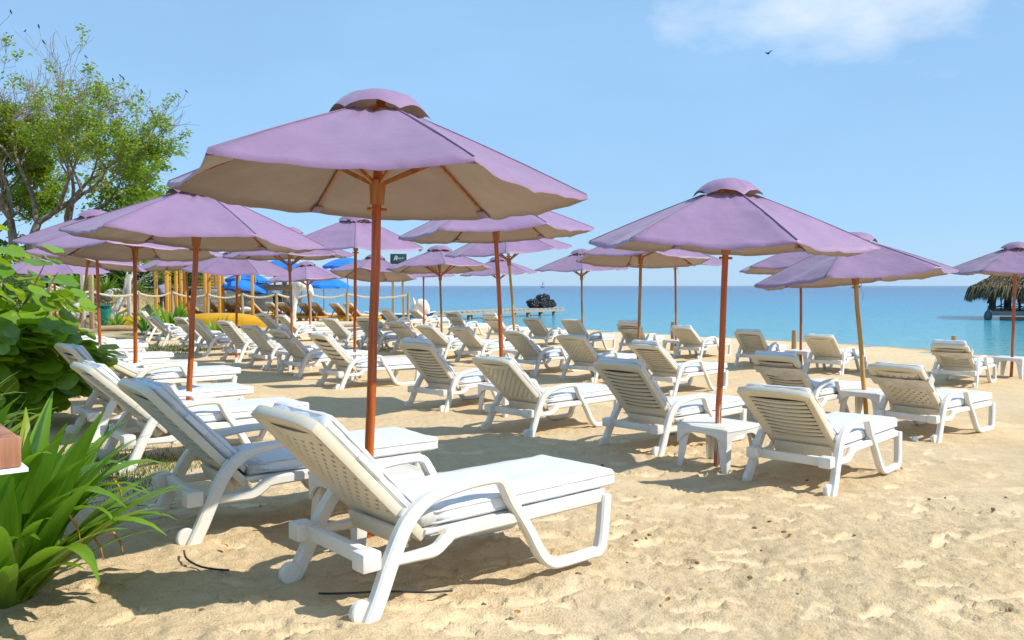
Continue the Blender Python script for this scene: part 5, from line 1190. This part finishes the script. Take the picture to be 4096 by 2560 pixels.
# birds
def bird_meshes():
    mb = MB(); mb.tube([(-.20, 0, -.10), (-.10, 0, -.04), (0, 0, .03), (.07, 0, .11), (.10, 0, .16), (.14, 0, .165)], [.012, .035, .06, .05, .035, .006], 8); a = mb.mesh('body', 'bird_dark', smooth=60)
    mb = MB(); mb.add([(-.1, .04, 0), (.07, .06, .08), (-.22, .05, -.10), (-.02, .065, -.01)], [(0, 3, 1), (0, 2, 3)]); mb.add([(-.1, -.04, 0), (.07, -.06, .08), (-.22, -.05, -.10), (-.02, -.065, -.01)], [(0, 1, 3), (0, 3, 2)]); return a, mb.mesh('wing', 'bird_dark')
BB, BW = bird_meshes(); rn = random.Random(6)
hi = [q for q in btips if q[0].z > 6 and at(0, 0, 40) is not None]; hi.sort(key=lambda q: -q[0].z-.35*q[0].x)
for i in range(14):
    q = hi[3+i*4 % max(1, len(hi)-4)][0] if len(hi) > 20 else hi[i % len(hi)][0]
    b = thing('bird', 'small dark bird perched on bare upper twigs of the tall tree', 'bird', BT.location+q+Vector((0, 0, .06)), rn.uniform(0, 6), 'birds perched in the tree'); ob('body', BB, b, scale=.6); ob('wing', BW, b, scale=.6)
p = at(3070, 215, 120); b = thing('bird', 'lone dark bird flying in the sky left of the cloud', 'bird', p, .6); ob('body', BB, b, rot=(0, R(40), 0), scale=2.2)
mb = MB(); mb.add([(.15, 0, .05), (-.1, 0, .05), (0, 1.0, .45), (-.15, .5, .22), (.15, .5, .25), (0, -1.0, .35), (-.15, -.5, .2), (.15, -.5, .22)], [(0, 4, 3, 1), (4, 2, 3), (1, 6, 7, 0), (6, 5, 7)]); mb.build('wing', 'bird_dark', b)
# ------------------------------------------------------------------ litter and grass on the sand
rn = random.Random(12); dl = []
for s in range(3):
    mb = MB(); mb.grid(lambda i, j: (.07*(i-.5), .035*(j-.5)*math.sin(math.pi*min(.97, i+.05))*2, .012*math.sin(i*3+s)+.01*abs(j-.5)), 5, 2); dl.append(mb.mesh('fallen_leaf', 'dry_leaf', smooth=60))
for i in range(46):
    x, y = (rn.uniform(-3.2, -.6), rn.uniform(3.3, 6.5)) if i < 20 else (rn.uniform(-1, 4), rn.uniform(2.8, 7))
    s = rn.uniform(.3, .95) if i < 20 else rn.uniform(.15, .5)
    tag(ob('fallen_leaf', dl[i % 3], None, (x, y, zg(x, y)+.022), (rn.uniform(-.4, .4), rn.uniform(-.3, .3), rn.uniform(0, 6)), s), 'small dry brown leaf among those fallen on the sand', 'leaf', 'dry leaves on the sand')
pm_ = [q.copy() for q in sm]
for q in pm_: q.materials[0] = M['wood_chip']
for i in range(60):
    x, y = rn.uniform(-1.5, 4.5), rn.uniform(2.6, 8); s = rn.uniform(.005, .013)
    tag(ob('pebble', sm[i % 4], None, (x, y, zg(x, y)+.012), (rn.uniform(0, 6), 0, 0), (s*1.4, s, s*.8)), 'tiny pebble or wood chip among those scattered on the near sand', 'pebble', 'pebbles on the sand').data = pm_[i % 4]
p = at(3660, 1763, 9.55); mb = MB(); bm = bmesh.new(); bmesh.ops.create_icosphere(bm, subdivisions=2, radius=.035); mb.add([v.co*(1+.5*noise.noise(v.co*40)) for v in bm.verts], [tuple(v.index for v in f.verts) for f in bm.faces]); bm.free()
tag(mb.build('crumpled_paper', 'paper', None, (p.x, p.y, zg(p.x, p.y)+.03), smooth=0), 'crumpled white paper on the sand below the strapped lounger at right', 'litter')
for i, (pts, lab) in enumerate(((((-1.85, 4.72), (-1.78, 4.58), (-1.66, 4.47), (-1.5, 4.43)), 'short dark hose piece on the sand beside the spider lily'), (((-.95, 4.10), (-.7, 4.13), (-.45, 4.13), (-.3, 4.20)), 'black hose lying under the nearest lounger'))):
    o = Vector((pts[0][0], pts[0][1], zg(*pts[0]))); mb = MB(); mb.tube([Vector((a, b, zg(a, b)+.008+.008*math.sin(a*9)))-o for a, b in [tuple(q) for q in catmull(pts, 4)]], .006, 6); tag(mb.build('hose', 'black_rubber', None, o, smooth=60), lab, 'hose')
mb = MB(); tn = []
for k in range(5200):
    if k < 2600: x, y = rn.gauss(-3.2, .40), rn.gauss(6.8, .6)
    elif k < 3900: x, y = rn.gauss(-3.7, .4), rn.gauss(7.4, .4)
    else: x, y = rn.gauss(-9.8, .9), rn.gauss(24.0, .9)
    if (x > -2.7 or y < 5.6) and k < 3900: continue
    z = zg(x, y)+.005; h = rn.uniform(.02, .07)*(2 if k >= 3900 else 1); a = rn.uniform(0, 6.28); l = Vector((math.cos(a), math.sin(a), 0)); w = Vector((-l.y, l.x, 0))*.004*(3 if k >= 3900 else 1); b = Vector((x, y, z))
    mb.add([b-w, b+w, b+l*h*.6+Vector((0, 0, h))], [(0, 1, 2)]); tn.append(rn.random()*.9)
tag(mb.build('grass', 'grass_blade', None, smooth=0, fix=False, tone=tn), 'short sparse grass creeping over the sand by the bush', 'grass', kind='stuff')
mb = MB(); tn = []
for k in range(9000):
    u, d = rn.uniform(120, 780), rn.uniform(37, 50); x, y = gp(u, d); z = zg(x, y); bf = float(bankf(np.array(x), np.array(y)))
    if rn.random() > bf+.1: continue
    h = rn.uniform(.08, .3); a = rn.uniform(0, 6.28); l = Vector((math.cos(a), math.sin(a), 0)); w = Vector((-l.y, l.x, 0))*.02; b = Vector((x, y, z-.03)); mb.add([b-w, b+w, b+l*h*.6+Vector((0, 0, h))], [(0, 1, 2)]); tn.append(rn.random()*.9)
tag(mb.build('bank_grass', 'grass_blade', None, smooth=0, fix=False, tone=tn), 'tufty grass covering the bank at the left', 'grass', kind='stuff')
